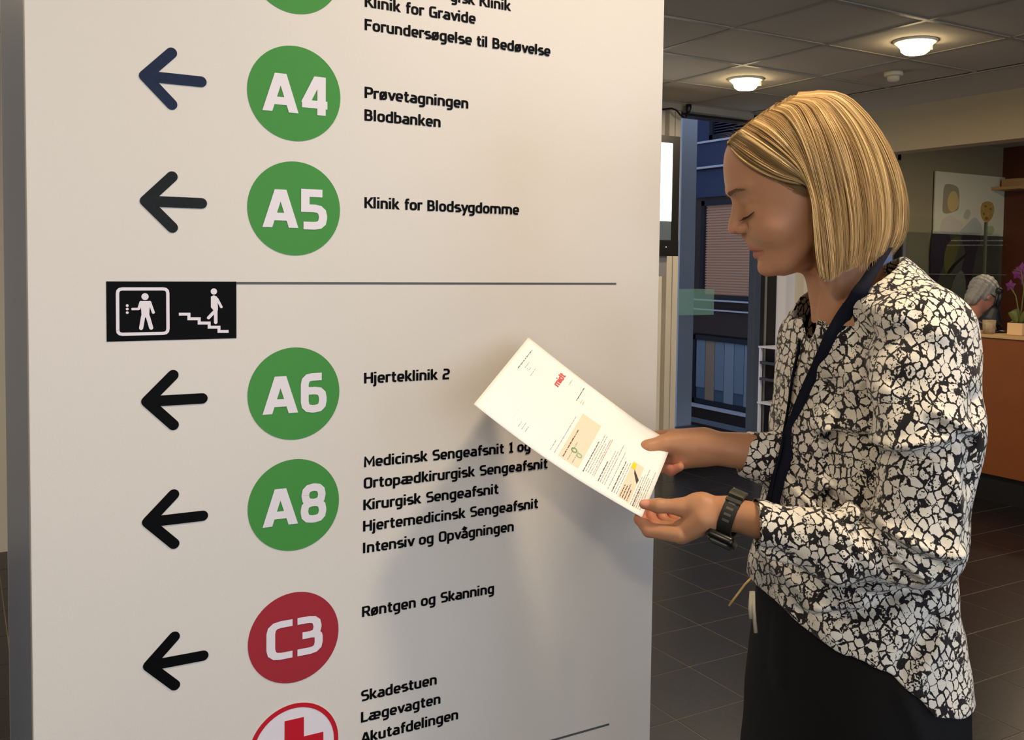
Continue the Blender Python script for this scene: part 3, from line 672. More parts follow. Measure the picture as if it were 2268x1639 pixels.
# rounded square frame as one stroke
fa, fb_, fc, fd = 0.1805, 0.2440, 1.3445, 1.4052
q = ribbon(fillet([(fa, fc, 1), (fb_, fc, 1), (fb_, fd, 1), (fa, fd, 1)], 0.006, True), 0.0042, True)
picto('lift_frame', [[tuple(p) for p in k] for k in q])
c1 = PX_(457, 215)
picto('lift_passenger', [circ(c1[0], c1[1], 0.0046), [PX_(415, 252), PX_(500, 252), PX_(494, 330), PX_(492, 390), PX_(428, 390), PX_(425, 330)],
  capsule_pts(PX_(422, 262), PX_(405, 316), 0.0018), capsule_pts(PX_(403, 318), PX_(352, 319), 0.0016), capsule_pts(PX_(496, 262), PX_(526, 347), 0.0019),
  capsule_pts(PX_(441, 380), PX_(424, 478), 0.0026), capsule_pts(PX_(480, 380), PX_(508, 476), 0.0026)])
picto('lift_buttons', [circ(*PX_(308, y), 0.0018, 12) for y in (290, 319, 349)])
c1 = PX_(1033, 172)
picto('stair_walker', [circ(c1[0], c1[1], 0.0043), [PX_(1008, 215), PX_(1033, 204), PX_(1060, 216), PX_(1066, 300), PX_(1066, 330), PX_(1030, 330), PX_(1008, 305)],
  capsule_pts(PX_(1060, 235), PX_(1095, 302), 0.0018), capsule_pts(PX_(1048, 310), PX_(1048, 430), 0.0024), capsule_pts(PX_(1042, 335), PX_(988, 392), 0.0022)])
st = [PX_(*p) for p in ((740, 362), (824, 362), (824, 400), (910, 400), (910, 436), (993, 436), (993, 471), (1075, 471), (1075, 506), (1155, 506))]
picto('stairs', [[tuple(p) for p in k] for k in ribbon(st, 0.0040)])
# ================================================================ THE WOMAN
# person frame: x to the right of the view, y away from it, z up; origin on the floor under her
_root = Vector((0, 0, CZ))+ray(1890, 800)*1.43
ROOT = Vector((_root.x, _root.y, 0.0))
RINV = Matrix.Rotation(YAW, 3, 'Z')
def L(px, py, d):
    v = RINV @ (Vector((0, 0, CZ))+ray(px, py)*d-ROOT); return np.array((v.x, v.y, v.z))
woman = thing('person', 'blonde woman in a black and white patterned blouse reading a letter at the sign', 'person', ROOT, -YAW)

class Field:
    def __init__(s, lo, hi, h):
        s.lo = np.array(lo, np.float32); s.h = h
        s.n = [int(math.ceil((b-a)/h))+1 for a, b in zip(lo, hi)]
        s.X = (s.lo[0]+h*np.arange(s.n[0], dtype=np.float32))[:, None, None]
        s.Y = (s.lo[1]+h*np.arange(s.n[1], dtype=np.float32))[None, :, None]
        s.Z = (s.lo[2]+h*np.arange(s.n[2], dtype=np.float32))[None, None, :]
        s.F = np.full(s.n, 1e3, np.float32)
def smin(a, b, k):
    if k <= 0: return np.minimum(a, b)
    h = np.maximum(k-np.abs(a-b), 0)/k
    return np.minimum(a, b)-h*h*k*0.25
def cone(fd, a, b, ra, rb, sy=1.0):
    "tapered capsule from a to b"
    a = np.asarray(a, np.float32); b = np.asarray(b, np.float32); ab = b-a; q = float(ab@ab)+1e-12
    dx, dy, dz = fd.X-a[0], fd.Y-a[1], fd.Z-a[2]
    t = np.clip((dx*ab[0]+dy*ab[1]+dz*ab[2])/q, 0, 1)
    return np.sqrt((dx-t*ab[0])**2+((dy-t*ab[1])*sy)**2+(dz-t*ab[2])**2)-(ra+(rb-ra)*t)
def ell(fd, c, r, R=None):
    "ellipsoid, R rows are its axes"
    d = [fd.X-c[0], fd.Y-c[1], fd.Z-c[2]]
    if R is not None: d = [d[0]*k[0]+d[1]*k[1]+d[2]*k[2] for k in R]
    k0 = np.sqrt((d[0]/r[0])**2+(d[1]/r[1])**2+(d[2]/r[2])**2)
    return (k0-1)*min(r)
def nets(fd):
    "naive surface nets of the field's zero set"
    F = fd.F; nx, ny, nz = F.shape; S = F < 0
    cs = [(i, j, k) for i in (0, 1) for j in (0, 1) for k in (0, 1)]
    cnt = np.zeros((nx-1, ny-1, nz-1), np.int8)
    for i, j, k in cs: cnt += S[i:nx-1+i, j:ny-1+j, k:nz-1+k]
    act = (cnt > 0) & (cnt < 8); I, J, K = np.nonzero(act)
    idx = np.full(act.shape, -1, np.int32); idx[act] = np.arange(len(I))
    V = {c: F[I+c[0], J+c[1], K+c[2]] for c in cs}
    P = np.zeros((len(I), 3)); W = np.zeros(len(I))
    for a in cs:
        for ax in range(3):
            if a[ax] == 1: continue
            b = list(a); b[ax] = 1; b = tuple(b); va, vb = V[a], V[b]
            m = (va < 0) != (vb < 0); t = np.where(m, va/np.where(m, va-vb, 1), 0)
            p = np.array(a, float)[None, :].repeat(len(I), 0); p[:, ax] = t
            P[m] += p[m]; W[m] += 1
    P = P/W[:, None]+np.stack([I, J, K], 1)
    verts = fd.lo[None, :]+P*fd.h; faces = []
    for ax in range(3):
        sl0 = [slice(1, -1)]*3; sl1 = [slice(1, -1)]*3; sl0[ax] = slice(0, -1); sl1[ax] = slice(1, None)
        m = S[tuple(sl0)] != S[tuple(sl1)]; ins = S[tuple(sl0)][m]; A = list(np.nonzero(m))
        for q in range(3):
            if q != ax: A[q] = A[q]+1
        u, v = [(1, 2), (2, 0), (0, 1)][ax]
        def g(du, dv):
            B = [x.copy() for x in A]; B[u] -= du; B[v] -= dv; return idx[B[0], B[1], B[2]]
        q4 = np.stack([g(1, 1), g(0, 1), g(0, 0), g(1, 0)], 1); q4[~ins] = q4[~ins][:, ::-1]; faces.append(q4)
    return verts, np.concatenate(faces)
def relax(V, Fq, it=1, lam=0.5):
    n = len(V)
    for _ in range(it):
        acc = np.zeros((n, 3)); c = np.zeros(n)
        for a, b in ((0, 1), (1, 2), (2, 3), (3, 0)):
            np.add.at(acc, Fq[:, a], V[Fq[:, b]]); np.add.at(acc, Fq[:, b], V[Fq[:, a]])
            np.add.at(c, Fq[:, a], 1); np.add.at(c, Fq[:, b], 1)
        V = V+lam*(acc/np.maximum(c, 1)[:, None]-V)
    return V
def quads_obj(name, V, Fq, m, parent, smooth=True):
    me = bpy.data.meshes.new(name); me.vertices.add(len(V)); me.vertices.foreach_set('co', np.asarray(V, np.float32).ravel())
    me.loops.add(len(Fq)*4); me.loops.foreach_set('vertex_index', np.asarray(Fq, np.int32).ravel())
    me.polygons.add(len(Fq)); me.polygons.foreach_set('loop_start', np.arange(len(Fq), dtype=np.int32)*4)
    me.polygons.foreach_set('loop_total', np.full(len(Fq), 4, np.int32)); me.update(calc_edges=True); me.validate()
    return link(name, me, m, parent, smooth)
# ---- head frame: u towards the face, v up, w towards the camera; units of the table are thousandths
TH = math.radians(19.0); HS = 1.40/F_PX          # metres per photograph pixel at the head
H0 = L(1760, 440, 1.40)
U_ = np.array((-math.cos(TH), 0, -math.sin(TH))); V_ = np.array((-math.sin(TH), 0, math.cos(TH))); W_ = np.array((0, -1.0, 0))
def H(u, v, w): return H0+HS*(u*U_+v*V_+w*W_)
tab = np.array([  # v, front, back, half width
 (-156, 66, 30, 12), (-150, 92, 15, 26), (-143, 107, 0, 36), (-134, 116, -20, 45), (-124, 119, -40, 53), (-108, 118, -70, 65), (-92, 120, -95, 75), (-75, 124, -115, 84),
 (-44, 129, -130, 95), (-15, 129, -140, 102), (10, 126, -148, 106), (38, 129, -153, 109), (61, 136, -157, 112), (84, 134.5, -158, 112), (114, 128, -154, 109), (142, 117, -142, 100),
 (162, 102, -125, 86), (175, 78, -105, 68), (185, 40, -78, 44), (191, 0, -40, 14)], float)
HB = (1e9)
def head_field(fd):
    d = [fd.X-H0[0], fd.Y-H0[1], fd.Z-H0[2]]
    u = (d[0]*U_[0]+d[2]*U_[2])/HS+0*fd.Y; v = (d[0]*V_[0]+d[2]*V_[2])/HS+0*fd.Y; w = (d[1]*W_[1])/HS+0*fd.X+0*fd.Z
    vs = np.linspace(-156, 191, 300); T = [np.interp(vs, tab[:, 0], tab[:, k]) for k in (1, 2, 3)]
    ker = np.exp(-0.5*(np.arange(-12, 13)/4.5)**2); ker /= ker.sum()
    T = [np.convolve(np.pad(t, 12, 'edge'), ker, 'valid') for t in T]
    uf, ub, ww = [np.interp(v, vs, t).astype(np.float32) for t in T]
    c = (uf+ub)/2; a = np.maximum((uf-ub)/2, 4); q = 2.15
    k = (np.abs((u-c)/a)**q+np.abs(w/ww)**q)**(1/q)
    F = (k-1)*np.minimum(a, ww)
    F = np.maximum(F, np.maximum(v-191, -156-v))*HS
    return F
def build_head():
    lo = np.array((H0[0]-0.135, H0[1]-0.10, L(1900, 720, 1.40)[2])); hi = np.array((H0[0]+0.19, H0[1]+0.10, H0[2]+0.145))
    fd = Field(lo, hi, 0.00165)
    F = head_field(fd)
    s = HS
    def e(u, v, w, r): return ell(fd, H(u, v, w), [x*s for x in r], [U_, V_, W_])
    def c(a, b, ra, rb): return cone(fd, H(*a), H(*b), ra*s, rb*s)
    # cheeks and jaw
    for g in (1, -1):
        F = smin(F, e(76, -42, 54*g, (40, 38, 36)), 24*s)
        F = smin(F, c((-25, -70, 76*g), (70, -128, 34*g), 16, 16), 22*s)
    # brow ridge, eye sockets, lids
        F = smin(F, c((127, 57, 12*g), (104, 60, 66*g), 6, 6), 20*s)
        F = -smin(-F, e(134, 20, 40*g, (13, 20, 26)), 20*s)
        F = smin(F, e(96, 6, 45*g, (20, 17, 22)), 7*s)
        F = smin(F, c((110, 27, 24*g), (101, 30, 62*g), 4.0, 4.0), 10*s)    # upper lid fold
        F = smin(F, c((112, -14, 26*g), (100, -9, 60*g), 5, 5), 14*s)     # lower lid
    # nose
    F = smin(F, c((122, 34, 0), (141, -8, 0), 9.5, 12), 13*s)
    F = smin(F, c((141, -8, 0), (147.5, -20, 0), 12, 13.5), 8*s)
    for g in (1, -1):
        F = smin(F, e(134, -27, 17*g, (15, 11, 9.5)), 6*s)
        F = -smin(-F, e(137, -39.5, 10*g, (8, 5.5, 4.5)), 3*s)
        F = -smin(-F, c((124, -16, 30*g), (118, -32, 31*g), 2.0, 2.0), 7*s)      # alar crease
    F = smin(F, c((133, -32, 0), (132, -44, 0), 5, 6), 5*s)
    # lips
    F = smin(F, c((124.5, -55, 0), (122.5, -62, 0), 6, 6), 9*s)
    for g in (1, -1):
        F = smin(F, c((122, -73, 3*g), (105, -82, 34*g), 7.5, 3.5), 4*s)
        F = smin(F, c((117, -93, 0), (101, -87, 32*g), 8.0, 3.5), 4*s)
        F = -smin(-F, c((128.5, -83.0, 0), (107, -85.5, 38*g), 1.2, 1.2), 2.5*s)
    F = -smin(-F, c((124, -108, -14), (124, -108, 14), 3.5, 3.5), 8*s)
    F = smin(F, e(100, -127, 0, (23.5, 20, 26)), 10*s)
    # ear hidden by hair on the near side
    for g in (1, -1):
        F = smin(F, e(-22, 8, 108*g, (20, 36, 7)), 6*s)
        F = -smin(-F, e(-18, 6, 118*g, (9, 20, 7)), 4*s)
    # neck and its base
    n0, n1 = L(1850, 520, 1.42), L(1893, 715, 1.43)
    F = smin(F, cone(fd, n0, n1, 0.052, 0.058, 1.0), 0.028)
    F = smin(F, cone(fd, L(1830, 610, 1.37), L(1835, 700, 1.39), 0.010, 0.008), 0.020)
    F = smin(F, cone(fd, L(1893, 722, 1.385), L(1875, 730, 1.47), 0.040, 0.040), 0.03)
    fd.F = F
    V, Q = nets(fd); return relax(V, Q, 2), Q
def prof(pts, d):
    z = np.array([L(1900, p[0], 1.42)[2] for p in pts]); xf = np.array([L(p[1], p[0], d)[0] for p in pts]); xb = np.array([L(p[2], p[0], d)[0] for p in pts]); b = np.array([p[3] for p in pts])
    o = np.argsort(z); return z[o], xf[o], xb[o], b[o]
TOR = [(618, 1852, 2000, .050), (645, 1834, 2020, .085), (675, 1816, 2040, .13), (705, 1800, 2060, .160), (735, 1790, 2072, .172), (780, 1784, 2080, .176), (850, 1778, 2085, .178), (950, 1768, 2083, .174), (1080, 1752, 2078, .164),
       (1200, 1726, 2082, .155), (1300, 1704, 2088, .155), (1340, 1700, 2094, .157), (1400, 1700, 2108, .165), (1500, 1700, 2120, .175), (1600, 1700, 2128, .18), (1660, 1700, 2132, .182)]
def torso(fd, P, shear=0.30, off=0.0, q=2.3):
    z, xf, xb, b = P; Z = fd.Z[0, 0]
    zs = np.linspace(z[0], z[-1], 400); ker = np.exp(-0.5*(np.arange(-20, 21)/7.0)**2); ker /= ker.sum()
    sm = lambda t: np.interp(Z, zs, np.convolve(np.pad(np.interp(zs, z, t), 20, 'edge'), ker, 'valid')).astype(np.float32)
    XF, XB, B = sm(xf), sm(xb), sm(b)
    A = np.sqrt(np.maximum(((XB-XF)/2)**2-(shear*B)**2, 0.03**2))+off; B = B+off; C = (XF+XB)/2
    k = (np.abs((fd.X-C-(-shear*fd.Y))/A)**q+np.abs(fd.Y/B)**q)**(1/q)
    F = (k-1)*np.minimum(A, B)
    return np.maximum(F, fd.Z-z[-1]-off*0).astype(np.float32)
# ---- hands: joints read as photograph pixels and distance, turned into places in her frame
def hand(fd, parts, k=0.006):
    F = None
    for a, b, ra, rb, kk in parts:
        f = cone(fd, L(*a), L(*b), ra, rb); F = f if F is None else smin(F, f, kk)
    return F
def chain(pts, rad, kk): return [(pts[i], pts[i+1], rad[i], rad[i+1], kk) for i in range(len(pts)-1)]
near_parts = (
 # forearm and wrist
 [((1730, 1160, 1.285), (1620, 1134, 1.315), 0.0225, 0.0165, 0.02), ((1722, 1168, 1.30), (1622, 1145, 1.325), 0.0215, 0.0165, 0.02)]
 # palm: thumb side, index side, back of the hand
 + [((1612, 1134, 1.32), (1545, 1122, 1.335), 0.0185, 0.0185, 0.015), ((1600, 1142, 1.33), (1512, 1174, 1.345), 0.0165, 0.0150, 0.014),
    ((1605, 1136, 1.340), (1528, 1168, 1.375), 0.0160, 0.0150, 0.014), ((1560, 1150, 1.32), (1508, 1184, 1.335), 0.018, 0.0125, 0.012)]
 # thumb
 + chain([(1555, 1118, 1.33), (1506, 1123, 1.335), (1458, 1120, 1.338), (1426, 1117, 1.345)], [0.0170, 0.0112, 0.0093, 0.0066], 0.006))
near_fingers = [
 chain([(1506, 1184, 1.33), (1438, 1174, 1.345), (1418, 1150, 1.368), (1421, 1130, 1.378)], [0.0118, 0.0100, 0.0085, 0.0070], 0.003),
 chain([(1518, 1180, 1.35), (1452, 1166, 1.372), (1438, 1142, 1.387), (1446, 1122, 1.388)], [0.0115, 0.0098, 0.0084, 0.0070], 0.003),
 chain([(1526, 1174, 1.37), (1474, 1160, 1.392), (1462, 1138, 1.402), (1470, 1122, 1.400)], [0.0110, 0.0092, 0.0080, 0.0066], 0.003),
 chain([(1532, 1164, 1.388), (1494, 1150, 1.405), (1484, 1134, 1.411), (1492, 1122, 1.405)], [0.0098, 0.0080, 0.0070, 0.0060], 0.003)]
far_parts = (
 [((1740, 1002, 1.50), (1560, 984, 1.485), 0.0260, 0.0190, 0.02), ((1730, 1012, 1.50), (1562, 998, 1.488), 0.0260, 0.0180, 0.02)]
 + [((1560, 985, 1.485), (1500, 981, 1.475), 0.0215, 0.0180, 0.016), ((1556, 1000, 1.488), (1508, 1016, 1.478), 0.019, 0.0150, 0.016),
    ((1552, 984, 1.49), (1492, 972, 1.492), 0.0205, 0.0150, 0.014), ((1548, 1000, 1.495), (1492, 1020, 1.49), 0.018, 0.0145, 0.012)]
 + [((1640, 1002, 1.4755), (1556, 985, 1.4655), 0.0045, 0.0040, 0.012), ((1640, 990, 1.4780), (1560, 974, 1.4690), 0.0040, 0.0035, 0.012)]
 + chain([(1530, 985, 1.480), (1470, 983, 1.462), (1436, 992, 1.456), (1408, 1000, 1.458)], [0.0150, 0.0100, 0.0088, 0.0068], 0.016))
far_fingers = [
 chain([(1490, 965, 1.492), (1446, 968, 1.505), (1425, 978, 1.505), (1410, 990, 1.500)], [0.0108, 0.0092, 0.0080, 0.0066], 0.003),
 chain([(1488, 985, 1.505), (1440, 992, 1.525), (1415, 1005, 1.52), (1400, 1015, 1.51)], [0.0110, 0.0092, 0.0080, 0.0068], 0.003),
 chain([(1492, 1008, 1.500), (1450, 1018, 1.510), (1456, 1038, 1.484), (1482, 1036, 1.468)], [0.0110, 0.0095, 0.0085, 0.0072], 0.003),
 chain([(1500, 1024, 1.492), (1472, 1034, 1.488), (1486, 1043, 1.468), (1506, 1034, 1.459)], [0.0100, 0.0085, 0.0076, 0.0066], 0.003)]
def build_hand(parts, fingers, h=0.00125):
    pts = [L(*p[i]) for p in parts for i in (0, 1)]+[L(*p[i]) for f in fingers for p in f for i in (0, 1)]
    P = np.array(pts); lo = P.min(0)-0.034; hi = P.max(0)+0.034
    fd = Field(lo, hi, h); F = hand(fd, parts)
    for f in fingers:
        g = hand(fd, f); F = smin(F, g, 0.0018)
    fd.F = F; V, Q = nets(fd); return relax(V, Q, 2), Q
def build_core():
    "shoulders, trunk and upper arms under the clothes"
    fd = Field((-0.26, -0.32, 0.62), (0.32, 0.34, 1.44), 0.008)
    F = ell(fd, (0.0, 0.01, 1.23), (0.070, 0.085, 0.14))
    F = smin(F, ell(fd, (0.0, 0.0, 1.02), (0.065, 0.085, 0.16)), 0.05)
    F = smin(F, ell(fd, (0.0, 0.0, 0.83), (0.085, 0.11, 0.10)), 0.05)
    F = np.maximum(F, torso(fd, prof(TOR, 1.40), 0.30, -0.045)); F = np.maximum(F, 0.93-fd.Z)
    for s in NEAR_ARM, FAR_ARM:
        for (a, b) in zip(s[:-1], s[1:]): F = smin(F, cone(fd, L(*a), L(*b), 0.024, 0.020), 0.01)
    F = smin(F, cone(fd, L(1893, 700, 1.43), L(1900, 800, 1.43), 0.055, 0.06), 0.03)
    fd.F = F; V, Q = nets(fd); return V, Q
NEAR_ARM = [(2045, 760, 1.27), (2040, 1205, 1.235), (1860, 1212, 1.262), (1730, 1168, 1.290)]
FAR_ARM = [(1850, 745, 1.56), (1815, 1075, 1.60), (1735, 1014, 1.50)]
VV, QQ, n = [], [], 0
for V, Q in (build_head(), build_hand(near_parts, near_fingers), build_hand(far_parts, far_fingers), build_core()):
    VV.append(V); QQ.append(Q+n); n += len(V)
VB, QB = np.concatenate(VV), np.concatenate(QQ)
def skin_mat():
    m = mat('skin', srgb(214, 160, 128), 0.48, sss=0.12, spec=0.35, bump=0.06, bscale=900)
    nt = m.node_tree; b = nt.nodes['Principled BSDF']
    at = nt.nodes.new('ShaderNodeAttribute'); at.attribute_name = 'tone'; nt.links.new(at.outputs['Color'], b.inputs['Base Color'])
    return m
body = quads_obj('body', VB, QB, skin_mat(), woman)
# natural colouring: lips, cheeks, lid edge, finger tips, nails; painted shade: nostrils, mouth line
base = np.array(srgb(180, 131, 98)[:3]); col = np.tile(base, (len(VB), 1))
def tint(c, r, rgb, amt, R=None):
    global col
    d = VB-np.asarray(c)
    if R is not None: d = d @ np.array(R).T
    k = np.exp(-((d/np.asarray(r))**2).sum(1))*amt; col = col*(1-k[:, None])+np.array(srgb(*rgb)[:3])*k[:, None]
def tint_seg(a, b, r, rgb, amt, hard=2):
    global col
    a = np.asarray(a); b = np.asarray(b); ab = b-a; t = np.clip(((VB-a)@ab)/(ab@ab), 0, 1)
    d = np.linalg.norm(VB-a-t[:, None]*ab, axis=1); k = np.exp(-(d/r)**hard)*amt
    col = col*(1-k[:, None])+np.array(srgb(*rgb)[:3])*k[:, None]
for g in (1, -1):
    tint(H(70, -40, 75*g), (0.024, 0.022, 0.020), (190, 120, 96), 0.22)
    tint_seg(H(129, -74, 2*g), H(110, -82, 32*g), 0.0052, (172, 98, 84), 0.75, 4)
    tint_seg(H(124, -93, 0), H(107, -88, 30*g), 0.0058, (176, 102, 88), 0.75, 4)
    tint_seg(H(126, -83, 0), H(108, -85, 36*g), 0.0016, (110, 48, 44), 0.8, 2)  # shade between the lips put into the colour
    tint(H(137, -39.5, 10*g), (0.0035, 0.0035, 0.003), (84, 40, 34), 0.9)  # shade inside the nostrils put into the colour
tint(H(158, -22, 0), (0.012, 0.012, 0.012), (214, 138, 116), 0.5)
for f in (near_parts[-1:], far_parts[-1:]):
    tint(L(*f[0][1]), (0.011, 0.011, 0.011), (214, 128, 108), 0.6)
for f in near_fingers+far_fingers:
    for s in f[1:]: tint_seg(L(*s[0]), L(*s[1]), 0.011, (212, 128, 106), 0.5)
for (px, py, d, tx, ty) in ((1423, 1112, 1.338, 11, 3), (1405, 996, 1.451, 10, -5)):
    tint_seg(L(px-tx*.3, py-ty*.3, d), L(px+tx*.7, py+ty*.7, d), 0.0052, (228, 160, 140), 0.85, 6)
ca = body.data.color_attributes.new('tone', 'FLOAT_COLOR', 'POINT')
ca.data.foreach_set('color', np.concatenate([col, np.ones((len(col), 1))], 1).astype(np.float32).ravel())

# ---- blouse
def seg2(fd, pts, d=1.25):
    "distance in the picture-side plane to a crease line given in photograph pixels"
    P = [L(x, y, d) for x, y in pts]; best = None
    for a, b in zip(P[:-1], P[1:]):
        ab = b-a; q = ab[0]**2+ab[2]**2; dx = fd.X-a[0]; dz = fd.Z-a[2]; t = np.clip((dx*ab[0]+dz*ab[2])/q, 0, 1)
        dd = (dx-t*ab[0])**2+(dz-t*ab[2])**2; best = dd if best is None else np.minimum(best, dd)
    return np.sqrt(best)
FOLDS = [  # (line, width m, height m, distance): ridges positive, valleys negative
 ([(1906, 1000), (1945, 985), (1990, 974), (2068, 952)], .008, .009, 1.22), ([(1915, 1018), (1990, 1000), (2070, 975)], .010, -.010, 1.22),
 ([(2041, 903), (2080, 925), (2125, 944)], .008, .008, 1.22), ([(2035, 925), (2080, 950), (2120, 968)], .009, -.009, 1.22),
 ([(1905, 1133), (1971, 1176), (2047, 1205), (2090, 1200)], .008, .013, 1.22), ([(1915, 1155), (1975, 1198), (2045, 1222)], .011, -.015, 1.22),
 ([(1897, 1150), (1935, 1190), (1985, 1235), (2020, 1262)], .006, .008, 1.22), ([(1905, 1175), (1950, 1225), (1998, 1262)], .007, -.008, 1.22),
 ([(1958, 1328), (2010, 1316), (2050, 1304), (2075, 1292)], .009, .010, 1.26), ([(1965, 1347), (2020, 1335), (2060, 1322), (2080, 1312)], .012, -.014, 1.26),
 ([(1823, 1412), (1922, 1380), (1987, 1345)], .010, -.009, 1.28), ([(1830, 1392), (1925, 1358), (1975, 1330)], .009, .006, 1.28),
 ([(2020, 1500), (2070, 1440), (2100, 1400)], .012, -.008, 1.26), ([(2045, 1520), (2100, 1450)], .012, .006, 1.26),
 ([(1907, 880), (1910, 940), (1908, 1000), (1902, 1080), (1897, 1140)], .010, -.012, 1.26), ([(1950, 860), (1925, 900), (1915, 960)], .009, .006, 1.24),
 ([(1925, 830), (1990, 790), (2050, 740)], .016, .004, 1.24), ([(2140, 880), (2120, 960), (2112, 1060)], .012, -.007, 1.22),
 ([(1900, 650), (1960, 700), (2030, 720)], .014, .004, 1.30), ([(1880, 700), (1950, 740), (2010, 760)], .014, -.004, 1.28),
 ([(1915, 820), (1960, 760), (2020, 700)], .010, -.005, 1.24), ([(2095, 1060), (2105, 1130), (2085, 1190)], .010, .007, 1.20),
 ([(1700, 1235), (1760, 1225), (1840, 1262)], .009, .005, 1.28), ([(1690, 1210), (1740, 1222), (1800, 1245)], .008, -.005, 1.27),
 ([(1835, 1150), (1880, 1190), (1930, 1262)], .008, .005, 1.22), ([(1855, 1150), (1905, 1195), (1950, 1262)], .006, -.005, 1.22),
 ([(1790, 1140), (1830, 1180), (1870, 1250)], .009, .004, 1.24), ([(1730, 900), (1790, 880), (1850, 830)], .014, .004, 1.30), ([(1725, 1020), (1800, 1000), (1880, 940)], .014, .004, 1.30),
 ([(1720, 1090), (1800, 1080), (1890, 1040)], .012, -.004, 1.30), ([(1760, 1330), (1830, 1370), (1860, 1440)], .014, .005, 1.28), ([(1700, 1290), (1740, 1350)], .010, -.004, 1.28)]
def hem_z(fd):
    h = [(1640, 1334), (1672, 1350), (1700, 1370), (1750, 1400), (1800, 1430), (1850, 1464), (1900, 1485), (1940, 1490), (1990, 1512), (2040, 1556), (2080, 1594), (2110, 1604), (2180, 1606)]
    P = np.array([L(x, y, 1.27) for x, y in h]); o = np.argsort(P[:, 0])
    near = np.interp(fd.X[:, 0, 0], P[o, 0], P[o, 2])[:, None, None]
    return near-0.03*np.clip(fd.Y+0.18, 0, 0.3)   # and it goes on round her far side
def build_blouse():
    lo = (L(1640, 1100, 1.46)[0]-0.015, -0.32, L(1900, 1640, 1.27)[2]-0.02); hi = (L(2200, 900, 1.25)[0]+0.02, 0.27, L(1900, 560, 1.40)[2])
    fd = Field(lo, hi, 0.0029)
    P = prof(TOR, 1.40)
    F = torso(fd, P)
    # shoulders and collar stand
    F = smin(F, cone(fd, L(1893, 640, 1.42), L(1900, 720, 1.42), 0.062, 0.075), 0.03)
    F = smin(F, cone(fd, L(1970, 640, 1.40), L(2040, 745, 1.29), 0.050, 0.066), 0.03)
    F = smin(F, cone(fd, L(1855, 665, 1.47), L(1850, 750, 1.55), 0.045, 0.058), 0.03)
    # near sleeve
    A = cone(fd, L(2045, 745, 1.275), L(2056, 960, 1.235), 0.066, 0.064)
    A = smin(A, cone(fd, L(2056, 960, 1.235), L(2034, 1200, 1.225), 0.0635, 0.0550), 0.02)
    A = smin(A, cone(fd, L(2034, 1200, 1.225), L(1860, 1210, 1.25), 0.0545, 0.043), 0.02)
    A = smin(A, cone(fd, L(1860, 1210, 1.25), L(1700, 1170, 1.285), 0.043, 0.0305), 0.02)
    A = smin(A, cone(fd, L(1700, 1170, 1.285), L(1655, 1150, 1.296), 0.0310, 0.0292), 0.01)
    # far sleeve
    B = cone(fd, L(1850, 745, 1.56), L(1815, 1060, 1.58), 0.058, 0.050)
    B = smin(B, cone(fd, L(1815, 1060, 1.58), L(1730, 1024, 1.50), 0.050, 0.042), 0.02)
    B = smin(B, cone(fd, L(1730, 1024, 1.50), L(1650, 1006, 1.50), 0.042, 0.0350), 0.015)
    F = smin(F, A, 0.012); F = smin(F, B, 0.015)
    for pts, w, hgt, d in FOLDS:
        k = np.exp(-(seg2(fd, pts, d)/w)**2)*hgt; F = F-np.where(fd.Y < 0.02, k*1.2, 0)
    # soft cloth relief
    n = 0.0016*np.sin(34*fd.X+21*fd.Z+5*fd.Y)*np.sin(27*fd.Y-30*fd.Z+2)+0.0012*np.sin(71*fd.X-52*fd.Z+1.3+18*fd.Y)*np.sin(44*fd.Z+33*fd.Y)
    F = F+n
    I = F+0.0085   # cloth thickness
    # open the neckline: a plane through back, near side and front of the collar
    a, b, c = L(1990, 566, 1.43), L(1885, 664, 1.345), L(1790, 702, 1.44)
    nn = np.cross(b-a, c-a); nn /= np.linalg.norm(nn); nn = nn if nn[2] > 0 else -nn
    pl = (fd.X-a[0])*nn[0]+(fd.Y-a[1])*nn[1]+(fd.Z-a[2])*nn[2]
    neck = cone(fd, L(1870, 560, 1.41), L(1900, 720, 1.43), 0.090, 0.115)
    F = np.maximum(F, np.where(neck < 0, pl, -1))
    hollow_n = np.maximum(np.maximum(I, -(pl+0.05)), neck-0.005)
    # hem, cuffs
    hz = hem_z(fd); F = np.maximum(F, hz-fd.Z+0.0015*np.sin(160*fd.X))
    hollow_h = np.maximum(I, fd.Z-hz-0.035)
    F = np.maximum(F, -np.minimum(hollow_n, hollow_h))
    for p, q, r in ((L(1655, 1150, 1.296), L(1700, 1170, 1.285), 0.0235), (L(1650, 1006, 1.50), L(1730, 1024, 1.50), 0.0278)):
        ax = (p-q)/np.linalg.norm(p-q); t = (fd.X-p[0])*ax[0]+(fd.Y-p[1])*ax[1]+(fd.Z-p[2])*ax[2]
        loc = cone(fd, p, q, 0.05, 0.05)
        F = np.maximum(F, np.where(loc < 0, t-0.004, -1)); F = np.maximum(F, -cone(fd, p+ax*0.05, q, r, r))
    # slit at the front, under the collar
    s0, s1 = L(1786, 690, 1.43), L(1766, 890, 1.42)
    F = np.maximum(F, -cone(fd, s0, s1, 0.0125, 0.001, 0.20))
    fd.F = F; V, Q = nets(fd); return relax(V, Q, 1), Q
